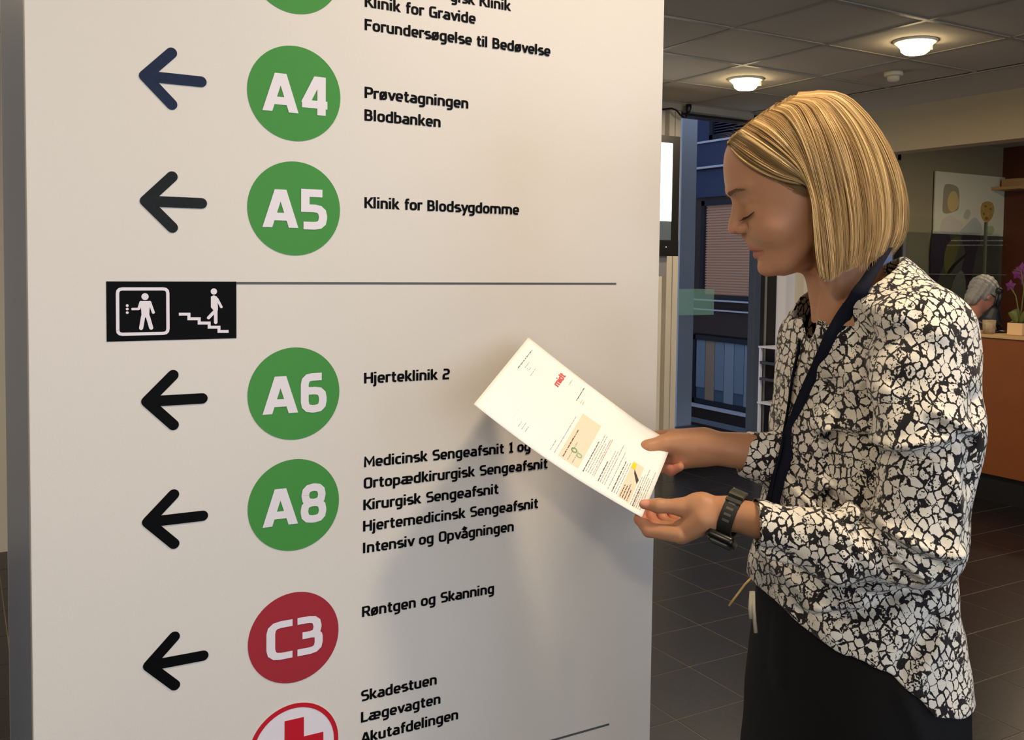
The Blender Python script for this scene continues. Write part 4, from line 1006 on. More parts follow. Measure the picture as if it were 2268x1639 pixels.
def print_mat():
    m = bpy.data.materials.new('blouse_print'); m.use_nodes = True; nt = m.node_tree; b = nt.nodes['Principled BSDF']
    N = nt.nodes.new; K = nt.links.new; b.inputs['Roughness'].default_value = 0.75; b.inputs['Specular IOR Level'].default_value = 0.2
    b.inputs['Sheen Weight'].default_value = 0.15
    tc = N('ShaderNodeTexCoord')
    ns = N('ShaderNodeTexNoise'); ns.inputs['Scale'].default_value = 24; ns.inputs['Detail'].default_value = 2
    K(tc.outputs['Object'], ns.inputs['Vector'])
    s1 = N('ShaderNodeVectorMath'); s1.operation = 'SUBTRACT'; s1.inputs[1].default_value = (0.5, 0.5, 0.5); K(ns.outputs['Color'], s1.inputs[0])
    s2 = N('ShaderNodeVectorMath'); s2.operation = 'SCALE'; s2.inputs['Scale'].default_value = 0.020; K(s1.outputs[0], s2.inputs[0])
    ns2 = N('ShaderNodeTexNoise'); ns2.inputs['Scale'].default_value = 230; ns2.inputs['Detail'].default_value = 2
    K(tc.outputs['Object'], ns2.inputs['Vector'])
    s3 = N('ShaderNodeVectorMath'); s3.operation = 'SUBTRACT'; s3.inputs[1].default_value = (0.5, 0.5, 0.5); K(ns2.outputs['Color'], s3.inputs[0])
    s4 = N('ShaderNodeVectorMath'); s4.operation = 'SCALE'; s4.inputs['Scale'].default_value = 0.0042; K(s3.outputs[0], s4.inputs[0])
    a1 = N('ShaderNodeVectorMath'); a1.operation = 'ADD'; K(tc.outputs['Object'], a1.inputs[0]); K(s2.outputs[0], a1.inputs[1])
    a2 = N('ShaderNodeVectorMath'); a2.operation = 'ADD'; K(a1.outputs[0], a2.inputs[0]); K(s4.outputs[0], a2.inputs[1])
    mp = N('ShaderNodeMapping'); mp.inputs['Rotation'].default_value = (0.0, 0.55, 0.0); mp.inputs['Scale'].default_value = (100, 42, 72); K(a2.outputs[0], mp.inputs[0])
    vo = N('ShaderNodeTexVoronoi'); vo.feature = 'DISTANCE_TO_EDGE'; vo.inputs['Scale'].default_value = 1.0; vo.inputs['Randomness'].default_value = 0.62
    K(mp.outputs[0], vo.inputs['Vector'])
    # the lines swell and thin out
    nw = N('ShaderNodeTexNoise'); nw.inputs['Scale'].default_value = 75; nw.inputs['Detail'].default_value = 3; K(tc.outputs['Object'], nw.inputs['Vector'])
    mr = N('ShaderNodeMapRange'); mr.inputs[1].default_value = 0.30; mr.inputs[2].default_value = 0.72; mr.inputs[3].default_value = 0.0; mr.inputs[4].default_value = 0.175; K(nw.outputs['Fac'], mr.inputs[0])
    lt = N('ShaderNodeMath'); lt.operation = 'SUBTRACT'; K(vo.outputs['Distance'], lt.inputs[0]); K(mr.outputs[0], lt.inputs[1])
    st = N('ShaderNodeMapRange'); st.inputs[1].default_value = -0.012; st.inputs[2].default_value = 0.018; K(lt.outputs[0], st.inputs[0])
    # broken flecks inside some cells
    nf = N('ShaderNodeTexNoise'); nf.inputs['Scale'].default_value = 330; nf.inputs['Detail'].default_value = 2; K(tc.outputs['Object'], nf.inputs['Vector'])
    nr = N('ShaderNodeTexNoise'); nr.inputs['Scale'].default_value = 45; K(tc.outputs['Object'], nr.inputs['Vector'])
    ad = N('ShaderNodeMath'); ad.operation = 'ADD'; K(nf.outputs['Fac'], ad.inputs[0]); K(nr.outputs['Fac'], ad.inputs[1])
    fr = N('ShaderNodeMapRange'); fr.inputs[1].default_value = 1.17; fr.inputs[2].default_value = 1.20; fr.inputs[3].default_value = 1; fr.inputs[4].default_value = 0; K(ad.outputs[0], fr.inputs[0])
    mu = N('ShaderNodeMath'); mu.operation = 'MULTIPLY'; K(st.outputs[0], mu.inputs[0]); K(fr.outputs[0], mu.inputs[1])
    mx = N('ShaderNodeMix'); mx.data_type = 'RGBA'; mx.inputs[6].default_value = srgb(24, 22, 26); mx.inputs[7].default_value = srgb(220, 216, 207)
    K(mu.outputs[0], mx.inputs[0]); K(mx.outputs[2], b.inputs['Base Color'])
    bp = N('ShaderNodeBump'); bp.inputs['Strength'].default_value = 0.25; bp.inputs['Distance'].default_value = 0.001; K(nw.outputs['Fac'], bp.inputs['Height']); K(bp.outputs[0], b.inputs['Normal'])
    return m
M_print = print_mat()
V, Q = build_blouse()
blouse = quads_obj('blouse', V, Q, M_print, woman)
from mathutils.bvhtree import BVHTree
CLOTH = BVHTree.FromPolygons([tuple(v) for v in V], [tuple(int(i) for i in q) for q in Q])
EYE = Vector(L(1134, 820, 0.0))
def cloth_d(px, py, fallback):
    "distance at which the blouse is met in that direction"
    far = Vector(L(px, py, 3.0)); h = CLOTH.ray_cast(EYE, (far-EYE).normalized())
    return fallback if h[0] is None else 3.0*(h[0]-EYE).length/(far-EYE).length
def lay(pts, off):
    out = []; last = None
    for px, py, d, free in pts:
        if not free:
            q = cloth_d(px, py, None); d = q-off if q is not None else (last if last is not None else d)
        elif d is None: d = last
        last = d; out.append(L(px, py, d))
    return out
TD = cloth_d(1700, 1300, 1.42)+0.01
# tie ends at the front hem
M_tie = mat('tie_cloth', srgb(176, 168, 148), 0.8); M_gold = mat('gold_cord', srgb(176, 148, 84), 0.5)
tube('blouse_tie', [L(1664, 1310, TD), L(1661, 1345, TD), L(1663, 1370, TD)], 0.0028, M_tie, woman)
tube('blouse_tie', [L(1668, 1310, TD), L(1669, 1350, TD), L(1674, 1401, TD)], 0.0030, M_tie, woman)
tube('blouse_tie', [L(1664, 1280, TD), L(1650, 1294, TD), L(1632, 1318, TD), L(1614, 1342, TD)], 0.0018, M_gold, woman)
# button on the collar
lathe('button', [(0.0, 0.0), (0.006, 0.0), (0.006, 0.003), (0.0, 0.002)], M_print, woman, tuple(L(1822, 716, cloth_d(1822, 716, 1.385)-0.002)), 12)

# ---- trousers and shoes
def build_trousers():
    fd = Field((-0.24, -0.25, 0.045), (0.28, 0.25, 0.99), 0.006)
    TR = [(1285, 1715, 2085, .135), (1340, 1712, 2096, .145), (1400, 1708, 2108, .155), (1500, 1700, 2105, .165), (1600, 1692, 2105, .172), (1700, 1690, 2105, .172), (1800, 1692, 2100, .165)]
    z, xf, xb, b = prof(TR, 1.42)
    F = torso(fd, (z, xf, xb, b), 0.30, 0.0, 2.2); T_in = torso(fd, prof(TOR, 1.40), 0.30, -0.026); hz = hem_z(fd); F = np.maximum(F, np.where(fd.Z > hz+0.012, T_in+0*hz, -1.0))
    for s in (-1, 1):
        F = smin(F, cone(fd, (0.01-0.028*s, 0.09*s, 0.66), (-0.005-0.02*s, 0.095*s, 0.42), 0.105, 0.075), 0.03)
        F = smin(F, cone(fd, (-0.005-0.02*s, 0.095*s, 0.42), (0.015-0.02*s, 0.10*s, 0.09), 0.075, 0.060), 0.03)
    for pts, w, hgt in (([(1795, 1470), (1790, 1640)], .008, .004), ([(1720, 1380), (1745, 1500), (1760, 1660)], .010, -.004), ([(2020, 1560), (2060, 1660)], .012, .004)):
        F = F-np.exp(-(seg2(fd, pts, 1.26)/w)**2)*hgt*(fd.Y < 0)
    fd.F = F; V, Q = nets(fd); return relax(V, Q, 1), Q
V, Q = build_trousers()
quads_obj('trousers', V, Q, mat('black_trousers', srgb(12, 12, 14), 0.75, spec=0.25), woman)
for s in (-1, 1):
    fd = Field((-0.24, 0.10*s-0.07, 0.0), (0.12, 0.10*s+0.07, 0.14), 0.004); x0 = 0.012-0.02*s
    F = smin(cone(fd, (x0+0.02, 0.10*s, 0.045), (x0-0.13, 0.10*s+0.01*s, 0.032), 0.042, 0.034), cone(fd, (x0, 0.10*s, 0.05), (x0, 0.10*s, 0.10), 0.040, 0.042), 0.02)
    fd.F = np.maximum(F, 0.003-fd.Z); V, Q = nets(fd); quads_obj('shoe', V, Q, mat('shoe_leather', srgb(20, 18, 18), 0.4), woman)

# ---- watch on the near wrist
def frame_at(a, b):
    ax = (b-a)/np.linalg.norm(b-a); u = np.cross(ax, (0, 1.0, 0)); u /= np.linalg.norm(u); v = np.cross(ax, u); return ax, u, v
wc = (L(1622, 1134, 1.314)+L(1624, 1146, 1.324))/2
ax, wu, wv = frame_at(L(1600, 1128, 1.32), L(1665, 1156, 1.30))
if wu[2] < 0: wu = -wu; wv = -wv
def ring_pt(ang, r, t): return wc+ax*t+(wu*math.cos(ang)*1.10+wv*math.sin(ang))*r
def band(name, a0, a1, r0, r1, t0, t1, m, n=40, parent=woman):
    vs, fs = [], []
    for i in range(n+1):
        a = a0+(a1-a0)*i/n
        for r, t in ((r0, t0), (r1, t0), (r1, t1), (r0, t1)): vs.append(ring_pt(a, r, t))
    for i in range(n):
        for k in range(4): fs.append((i*4+k, i*4+(k+1) % 4, (i+1)*4+(k+1) % 4, (i+1)*4+k))
    fs += [(0, 1, 2, 3), (n*4+3, n*4+2, n*4+1, n*4)]
    bm = bmesh.new(); vv = [bm.verts.new(v) for v in vs]
    for f in fs: bm.faces.new([vv[i] for i in f])
    bmesh.ops.recalc_face_normals(bm, faces=bm.faces); return bm_obj(name, bm, m, parent, False)
M_strap = mat('watch_rubber', srgb(30, 30, 28), 0.6); M_case = mat('watch_case', srgb(12, 13, 16), 0.3); M_buck = mat('buckle_steel', srgb(110, 112, 100), 0.3, metal=0.8)
wt = bpy.data.objects.new('wristwatch', None); COL.objects.link(wt); wt.parent = woman
band('strap', 0, 2*math.pi, 0.0245, 0.0280, -0.0100, 0.0100, M_strap, 56, wt)
near_s = 1 if ring_pt(math.pi/2, 1, 0)[1] < wc[1] else -1
for k in range(4):
    a = near_s*(0.95+0.27*k); band('strap_hole', a-0.055, a+0.055, 0.0279, 0.0283, -0.005, 0.005, mat('hole_grey', srgb(86, 84, 76), 0.7), 4, wt)
band('buckle', near_s*0.30-0.32, near_s*0.30+0.30, 0.0283, 0.0318, -0.0105, 0.0105, M_buck, 10, wt)
band('strap_loop', near_s*0.85-0.08, near_s*0.85+0.06, 0.0280, 0.0300, -0.0108, 0.0108, M_strap, 4, wt)
# case under the wrist: a thick rounded block
cc = ring_pt(math.pi-near_s*0.35, 0.0335, 0.0)
R_ = (wu*math.cos(math.pi-near_s*0.35)+wv*math.sin(math.pi-near_s*0.35)); R_ /= np.linalg.norm(R_); T_ = np.cross(R_, ax)
bm = bmesh.new(); add_box(bm, -0.019, 0.019, -0.018, 0.018, -0.006, 0.006, 0.005); bmesh.ops.recalc_face_normals(bm, faces=bm.faces)
cs = bm_obj('case', bm, M_case, wt, True)
for v in cs.data.vertices: p = np.array(v.co); v.co = cc+p[0]*ax+p[1]*T_+p[2]*R_
bm = bmesh.new(); add_box(bm, -0.014, 0.014, -0.013, 0.013, 0.006, 0.0075, 0.002)
dl = bm_obj('dial_glass', bm, mat('dial_glass', srgb(16, 22, 32), 0.35, spec=0.3), wt)
for v in dl.data.vertices: p = np.array(v.co); v.co = cc+p[0]*ax+p[1]*T_+p[2]*R_

# ---- lanyard: two bands running from behind the neck to below the bust
def strap(name, pts, w, th, wdir, m, parent):
    P = np.array(pts); n = 40; t = np.linspace(0, len(P)-1, n); out = []
    for x in t:
        i = min(int(x), len(P)-2); f = x-i; p0 = P[max(i-1, 0)]; p1 = P[i]; p2 = P[i+1]; p3 = P[min(i+2, len(P)-1)]
        out.append(0.5*((2*p1)+(p2-p0)*f+(2*p0-5*p1+4*p2-p3)*f*f+(3*p1-p0-3*p2+p3)*f**3))
    out = np.array(out); vs, fs = [], []
    for i in range(n):
        tg = out[min(i+1, n-1)]-out[max(i-1, 0)]; tg /= np.linalg.norm(tg); wd = np.array(wdir(i/(n-1)), float); wd -= tg*(wd@tg); wd /= np.linalg.norm(wd); nn = np.cross(tg, wd)
        for a, b in ((-1, -1), (1, -1), (1, 1), (-1, 1)): vs.append(out[i]+wd*a*w/2+nn*b*th/2)
    for i in range(n-1):
        for k in range(4): fs.append((i*4+k, i*4+(k+1) % 4, (i+1)*4+(k+1) % 4, (i+1)*4+k))
    fs += [(0, 1, 2, 3), (n*4-1, n*4-2, n*4-3, n*4-4)]
    bm = bmesh.new(); vv = [bm.verts.new(v) for v in vs]
    for f in fs: bm.faces.new([vv[i] for i in f])
    bmesh.ops.recalc_face_normals(bm, faces=bm.faces); return bm_obj(name, bm, m, parent, True)
ln = bpy.data.objects.new('lanyard', None); COL.objects.link(ln); ln.parent = woman
M_lan = mat('lanyard_navy', srgb(22, 26, 40), 0.85, spec=0.15)
strap('lanyard_band', lay([(1962, 552, 1.375, 1), (1940, 588, 1.350, 1), (1908, 640, 1.330, 1), (1880, 682, 0, 0), (1855, 722, 0, 0), (1828, 775, 0, 0), (1800, 838, 0, 0), (1772, 905, 0, 0), (1750, 965, 0, 0), (1733, 1030, 0, 0), (1720, 1075, None, 1), (1708, 1128, None, 1)], 0.006),
      0.0205, 0.0016, lambda t: (0.85, -0.35, 0.45), M_lan, ln)
strap('lanyard_band', lay([(1832, 622, 1.52, 1), (1820, 640, 1.50, 1), (1805, 668, 1.485, 1), (1786, 715, 0, 0), (1770, 770, 0, 0), (1756, 835, 0, 0), (1748, 890, 0, 0), (1740, 940, 0, 0), (1730, 1000, 0, 0), (1718, 1050, None, 1), (1706, 1115, None, 1)], 0.006),
      0.014, 0.0016, lambda t: (0.5, 0.9, 0.1), M_lan, ln)
lathe('lanyard_clip', [(0.0, 0.0), (0.006, 0.0), (0.006, -0.03), (0.0, -0.03)], M_buck, ln, tuple(lay([(1740, 1010, 0, 0), (1707, 1124, None, 1)], 0.008)[1]), 10)

# ---- hair
def px2(g, t): return g
NG = [  # near side guides in photograph pixels, parting to hem
 [(1611, 320), (1632, 345), (1668, 372), (1715, 395), (1758, 406), (1792, 412), (1800, 470), (1803, 540), (1806, 590)],
 [(1622, 306), (1652, 325), (1697, 355), (1742, 382), (1778, 400), (1797, 432), (1803, 500), (1808, 560), (1814, 616)],
 [(1652, 281), (1684, 300), (1724, 330), (1762, 364), (1786, 398), (1801, 446), (1808, 510), (1813, 570), (1822, 625)],
 [(1692, 253), (1722, 268), (1755, 305), (1780, 350), (1798, 400), (1812, 460), (1820, 520), (1826, 580), (1832, 630)],
 [(1732, 232), (1760, 242), (1785, 285), (1803, 335), (1820, 395), (1833, 455), (1842, 520), (1848, 575), (1848, 624)],
 [(1752, 222), (1795, 232), (1826, 280), (1848, 335), (1864, 395), (1875, 455), (1880, 515), (1879, 565), (1874, 608)],
 [(1760, 217), (1820, 222), (1862, 268), (1892, 325), (1911, 385), (1922, 450), (1925, 510), (1920, 555), (1910, 594)],
 [(1765, 212), (1843, 213), (1895, 255), (1932, 315), (1955, 378), (1968, 445), (1968, 505), (1957, 545), (1944, 578)],
 [(1768, 205), (1856, 206), (1910, 243), (1958, 303), (1990, 372), (2006, 440), (2006, 500), (1994, 538), (1972, 560)]]
NGA = np.array(NG, float)
def catmull(P, x):
    i = np.clip(np.floor(x).astype(int), 0, len(P)-2); f = (x-i)[:, None] if P.ndim == 2 else (x-i)[:, None, None]
    p0, p1, p2, p3 = P[np.maximum(i-1, 0)], P[i], P[i+1], P[np.minimum(i+2, len(P)-1)]
    return 0.5*((2*p1)+(p2-p0)*f+(2*p0-5*p1+4*p2-p3)*f*f+(3*p1-p0-3*p2+p3)*f**3)
NT = 26
def hair_path(g, side, jit=0.0):
    "one strand: g is 0 at the brow and 8 at the back, side +1 towards the camera"
    G = catmull(NGA, np.array([g]))[0]; t = np.linspace(0, 1, NT); P = catmull(G, t*8)
    gg = g/8.0
    rise = np.clip(t/0.42, 0, 1); rise = np.sin(rise*math.pi/2)
    wroot = 0.036*(1-gg)+0.022*gg
    cap = math.sqrt(max(0.0, 1-gg**2.6))
    if side > 0:
        w = wroot+(0.080-wroot)*rise+0.006*np.sin(np.clip((t-0.4)/0.6, 0, 1)*math.pi)
        w = w*(cap if gg > 0 else 1)
        front = np.clip(1-g/2.5, 0, 1)
        w = w-front*0.022*np.clip(t/0.35, 0, 1)*np.clip((0.75-t)/0.35, 0, 1)*1.0
    else:
        w = wroot*cap-(0.080+wroot)*np.sin(np.clip(t/0.5, 0, 1)*math.pi/2)*cap
        up = np.exp(-((t-0.10)/0.13)**2)*(1-gg**3)*21*(t > 0)
        P[:, 1] -= up*np.clip(t/0.06, 0, 1); P[:, 0] -= up*0.35*np.clip(t/0.06, 0, 1)
    sk = skull_w(P)
    for _ in range(3): sk = np.maximum(sk*0.0, skull_w(P, (sk+0.004) if side > 0 else -(sk+0.004)))
    if side > 0:
        cover = 0.0050+0.0075*np.sin(np.clip(t/0.5, 0, 1)*math.pi/2)*np.clip(g/2.0, 0.35, 1)
        w = np.maximum(w*np.clip(0.2+g/2.0, 0, 1) if g < 1.6 else w, sk*np.clip(1-0*t, 0, 1)+cover) if True else w
        if g > 6: w = w*cap**0.35
    else:
        r = np.sin(np.clip(t/0.40, 0, 1)*math.pi/2); w0 = sk[0]+0.005
        w = w0*(1-r)-r*0.080*cap; w = np.where(w < 0, np.where(t > 0.22, np.minimum(w, -(sk+0.004)), w), w)
    return P, w
_vs = np.linspace(-156, 191, 300)
def skull_w(P, wp=0.0):
    "half width of the skull (metres) at photograph positions P"
    wp = np.zeros(len(P))+wp; q = np.array([L(x, y, 1.40-k) for (x, y), k in zip(P, wp)])-H0; u = (q[:, 0]*U_[0]+q[:, 2]*U_[2])/HS; v = (q[:, 0]*V_[0]+q[:, 2]*V_[2])/HS
    uf, ub, ww = [np.interp(v, tab[:, 0], tab[:, k]) for k in (1, 2, 3)]
    c = (uf+ub)/2; a = np.maximum((uf-ub)/2, 4); k = np.clip(1-np.abs((u-c)/a)**2.15, 0, 1)
    return np.where(v > 191, 0, ww*k**(1/2.15))*HS
def hair3d(P, w): 
    sx = (P[:, 0]-PX0)/F_PX; sy = (P[:, 1]-PY0)/F_PX
    d = 1.40-w  # nearer the camera when w > 0
    k = 1.40/1.40
    return np.array([L(x, y, 1.40-ww) for (x, y), ww in zip(P, w)])
hverts, hfaces, hcol = [], [], []
def tonefn(c):   # blond with darker and lighter streaks that belong to the hair
    lo = np.array(srgb(104, 80, 50)[:3]); mid = np.array(srgb(160, 127, 80)[:3]); hi = np.array(srgb(218, 188, 134)[:3])
    return lo+(mid-lo)*min(1, c*2) if c < 0.5 else mid+(hi-mid)*(c*2-1)
def strand(pts, r, tone):
    n = len(pts); tg = np.gradient(pts, axis=0); tg /= np.linalg.norm(tg, axis=1)[:, None]+1e-9
    a = np.cross(tg, np.array((0.3, 1.0, 0.2))); a /= np.linalg.norm(a, axis=1)[:, None]+1e-9; b = np.cross(tg, a)
    rr = r*np.clip(np.linspace(1.0, 0.35, n)*1.15, 0, 1); i0 = len(hverts)
    for k in range(n):
        for j in range(3):
            an = 2*math.pi*j/3; hverts.append(pts[k]+rr[k]*(math.cos(an)*a[k]+math.sin(an)*b[k])); hcol.append(tone)
    for k in range(n-1):
        for j in range(3): q = i0+k*3; hfaces.append((q+j, q+(j+1) % 3, q+3+(j+1) % 3, q+3+j))
cl = rng.random(400)
def streak(g, side):
    x = g*11+(0 if side > 0 else 170); i = int(x) % 399; f = x-int(x); f = f*f*(3-2*f); return cl[i]*(1-f)+cl[i+1]*f
NH = 3400
for s in range(NH):
    side = 1 if s < NH*0.70 else -1
    g = rng.random()*8.0
    P, w = hair_path(g, side)
    t = np.linspace(0, 1, NT)
    c = streak(g, side); clump = (c-0.5)
    dep = rng.random()
    ph = rng.random(4)*6.28
    P = P+np.stack([np.sin(t*3.0+ph[0])*1.6+np.sin(t*9+ph[1])*0.7, np.sin(t*2.5+ph[2])*0.8], 1)*np.clip(t*3, 0, 1)[:, None]
    end = 1-0.12*rng.random()**2-0.03*abs(math.sin(g*5.1)); pts = hair3d(P, w)
    cen = H0+np.array((0.05, 0, -0.01)); dirv = pts-cen; dirv /= np.linalg.norm(dirv, axis=1)[:, None]
    pts = pts+dirv*((dep-0.6)*0.0055+0.0035*clump+0.0012*np.sin(t*7+g*9))[:, None]*np.clip(t*5, 0.25, 1)[:, None]
    m = max(8, int(NT*end)); pts = pts[:m]
    cval = np.clip(0.10+0.80*c+0.22*(rng.random()-0.5), 0, 1)
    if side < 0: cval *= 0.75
    cval = np.clip(cval+0.16*math.sin(s*1.7)*(g > 2), 0, 1)
    if g < 1.5: cval = cval*0.8
    strand(pts, 0.00042+0.00022*rng.random(), tonefn(cval))
# short darker hair in front of the ear
for s in range(230):
    a = rng.random()**0.6; b = rng.random()**1.5; x0 = 1716+64*a+4*rng.normal(); y0 = 396+10*a+b*30*(0.15+0.85*a); n = 9; t = np.linspace(0, 1, n)
    P = np.stack([x0+t*(20+12*rng.random()), y0+t*(4+7*rng.random())+2*t*t], 1); ww = skull_w(P); ww = skull_w(P, ww+0.002)
    strand(hair3d(P, ww+0.0008+0.0022*np.sin(t*3)), 0.00014, tonefn(0.25+0.15*rng.random())*0.9)
# fine loose hairs at the hem, nape and hairline
for s in range(90):
    g = 5.5+2.5*rng.random(); P, w = hair_path(g, 1); m0 = 17+rng.integers(0, 4)
    pts = hair3d(P, w)[m0:]; k = len(pts); pts = pts+np.outer(np.linspace(0, 1, k)**2, (0.008*rng.random(), 0.01*(rng.random()-0.5), -0.004*rng.random()))
    if k > 3: strand(pts, 0.0003, tonefn(0.6))
for s in range(22):
    a = rng.random(); p0 = L(1610+a*60, 312-a*46, 1.40); p0[1] -= 0.03*(rng.random()-0.3)
    d0 = np.array((-0.5-0.6*rng.random(), 0.3*(rng.random()-0.5), 0.5+0.5*rng.random())); k = np.linspace(0, 1, 8)[:, None]
    strand(p0+d0*k*(0.004+0.010*rng.random())+np.array((-0.004, 0, -0.006))*k*k, 0.00012, tonefn(0.6))
# the body of hair the strands lie on
sverts, sfaces, scol = [], [], []
for side in (1, -1):
    gs_ = np.linspace(0.0, 8.0, 70); i0 = len(sverts)
    for gi, g in enumerate(gs_):
        P, w = hair_path(g, side); pts = hair3d(P, w); cen = H0+np.array((0.05, 0, -0.01)); dv = pts-cen; dv /= np.linalg.norm(dv, axis=1)[:, None]
        c = streak(g, side); pts = pts-dv*(0.0042-0.0030*(c-0.5))
        for k in range(NT): sverts.append(pts[k]); scol.append(tonefn(np.clip(0.05+0.55*c, 0, 1)))
    for i in range(len(gs_)-1):
        for k in range(NT-1):
            a = i0+i*NT+k; q = (a, a+1, a+NT+1, a+NT); sfaces.append(q if side < 0 else q[::-1])
def hair_mat():
    m = mat('blond_hair', (0.4, 0.3, 0.15, 1), 0.42, spec=0.45); nt = m.node_tree; b = nt.nodes['Principled BSDF']
    at = nt.nodes.new('ShaderNodeAttribute'); at.attribute_name = 'tone'; nt.links.new(at.outputs['Color'], b.inputs['Base Color']); return m
M_hair = hair_mat()
def colour(o, c):
    a = o.data.color_attributes.new('tone', 'FLOAT_COLOR', 'POINT'); c = np.asarray(c); a.data.foreach_set('color', np.concatenate([c, np.ones((len(c), 1))], 1).astype(np.float32).ravel())
nv = len(hverts)
hair = quads_obj('hair', np.array(hverts+sverts), np.array(hfaces+[tuple(x+nv for x in f) for f in sfaces]), M_hair, woman)
colour(hair, hcol+scol); hair['label'] = 'chin-length blond bob with lighter streaks, parted at the side'
# eyebrow and lashes
def hairs(name, segs, m, r):
    bm = bmesh.new()
    for p in segs: add_tube(bm, p, [r, r*0.8, r*0.3], 4)
    return bm_obj(name, bm, m, woman)
VH = (VB[VB[:, 2] > H0[2]-0.06]-H0)/HS
HU, HV, HW = VH @ U_, VH @ V_, VH @ W_
def face_u(v, w):
    "how far the face stands out at height v and side w"
    m = (np.abs(HV-v) < 2.6) & (np.abs(HW-w) < 2.6) & (HU > 0)
    return float(HU[m].max()) if m.any() else 110.0
for g in (1, -1):
    S = []
    for i in range(70):
        a = i/69; v = 50+9*math.sin(a*2.2)-4*a+rng.normal()*2.6*(1-0.6*a); w = (10+54*a)*g
        q3 = []
        for k in range(3):
            vv, ww_ = v+k*(2.6-2.8*a), w+g*k*4.5; q3.append(H(face_u(vv, ww_)+0.7, vv, ww_))
        S.append(q3)
    hairs('eyebrow', S, mat('brow_hair', srgb(112, 84, 56), 0.7), 0.0005)
    S = []
    for i in range(30):
        a = i/29; w = (20+46*a)*g; v = -6.0+7.5*a*a+2*(1-a)**2; u = face_u(v, w)
        S.append([H(u-0.5, v, w), H(u+7, v-4.0, w+1.5*g*a), H(u+13-3*a, v-4.5+2*a, w+(1+5*a)*g)])
    LID = []
    for i in range(20):
        a = i/19; w = (19+49*a)*g; v = -6.0+7.5*a*a+2*(1-a)**2; LID.append(H(face_u(v, w)+0.15, v, w))
    hairs('eyelashes', S+[LID[k:k+3] for k in range(0, 18)], mat('lash', srgb(52, 36, 28), 0.7), 0.00045)

# ================================================================ THE LETTER
PA, PB_, PC, PD = L(1170.3, 747.2, 1.545), L(1049, 895.4, 1.405), L(1421.4, 1146, 1.355), L(1486, 986, 1.472)
def sheet(s, t, lift=0.0):
    "s along the text lines (0 near edge, 1 far edge), t from the top of the letter to its foot"
    p = (1-t)*((1-s)*PB_+s*PA)+t*((1-s)*PC+s*PD)
    nn = np.cross(PA-PB_, PC-PB_); nn /= np.linalg.norm(nn); nn = nn if nn[1] < 0 else -nn
    sag = 0.010*math.sin(math.pi*t)*(0.3+0.7*(1-s)) - 0.006*math.sin(math.pi*s)*(t**2)+0.004*math.exp(-((t-0.93)/0.08)**2)*math.sin(s*5)
    return p-nn*sag+nn*lift
letter = thing('letter', 'white printed A4 letter with a red logo and two beige boxes, held by the woman', 'letter', ROOT, -YAW)
ns, nt_ = 24, 36; vs = [sheet(i/ns, j/nt_) for i in range(ns+1) for j in range(nt_+1)]
M_paper = mat('paper_white', srgb(250, 249, 247), 0.6, spec=0.3)
pg = quads_obj('page', np.array(vs), np.array([(i*(nt_+1)+j, i*(nt_+1)+j+1, (i+1)*(nt_+1)+j+1, (i+1)*(nt_+1)+j) for i in range(ns) for j in range(nt_)]), M_paper, letter)
sd_ = pg.modifiers.new('thickness', 'SOLIDIFY'); sd_.thickness = 0.0003; sd_.offset = 0
def ink(name, quads, m, lift=0.0006, kind=None):
    vs, fs = [], []
    for q in quads:
        i = len(vs); vs += [sheet(s, t, lift) for s, t in q]; fs.append(tuple(range(i, i+len(q))))
    o = mesh_obj(name, vs, fs, m, letter)
    if kind: o['kind'] = kind
    return o
def grid_patch(s0, s1, t0, t1, n=8):
    return [[(s0+(s1-s0)*i/n, t0+(t1-t0)*j/n), (s0+(s1-s0)*(i+1)/n, t0+(t1-t0)*j/n), (s0+(s1-s0)*(i+1)/n, t0+(t1-t0)*(j+1)/n), (s0+(s1-s0)*i/n, t0+(t1-t0)*(j+1)/n)] for i in range(n) for j in range(n)]
def rows(t0, dt, n, s0, s1, h=0.0042, ragged=True):
    Q = []
    for k in range(n):
        s = s0; t = t0+k*dt; e = s1*(0.72+0.28*random.random()) if ragged else s1
        while s < e:
            w = random.uniform(0.010, 0.045); x = s
            while x < min(s+w, e):      # small upright marks that read as letters
                l = random.uniform(0.003, 0.0055); hh = h*random.uniform(0.6, 1.0); Q.append([(x, t+(h-hh)), (x+l, t+(h-hh)), (x+l, t+h), (x, t+h)]); x += l+0.0018
            s += w+0.010
    return Q
M_grey = mat('print_grey', srgb(150, 146, 150), 0.7); M_dk = mat('print_dark', srgb(70, 66, 70), 0.7); M_rd = mat('print_red', srgb(205, 120, 125), 0.7)
M_beige = mat('print_beige', srgb(244, 222, 200), 0.7); M_logo = mat('logo_red', srgb(214, 84, 84), 0.7)
ink('small_print', rows(.060, .012, 1, .62, .90, .006, False), M_dk, kind='stuff')
ink('small_print', rows(.078, .0125, 4, .68, .86), M_grey, kind='stuff')
ink('small_print', rows(.140, .013, 2, .64, .84), M_grey, kind='stuff')
ink('small_print', rows(.20, .016, 1, .14, .42, .0025)+rows(.225, .016, 1, .14, .30, .0025), mat('print_faint', srgb(225, 222, 222), 0.7), kind='stuff')
ink('small_print', rows(.245, .022, 3, .10, .20), M_grey, kind='stuff')
ink('small_print', rows(.345, .01, 1, .84, .93, .004), M_grey, kind='stuff')
ink('small_print', rows(.425, .012, 1, .74, .93, .006, False)+rows(.395+.045, .013, 1, .74, .95), M_dk, kind='stuff'); ink('small_print', rows(.452, .013, 2, .74, .90), M_rd, kind='stuff')
ink('small_print', rows(.445, .013, 1, .10, .24)+rows(.470, .013, 1, .10, .60), M_grey, kind='stuff')
ink('tinted_box', grid_patch(.10, .66, .495, .615), M_beige, .0004)
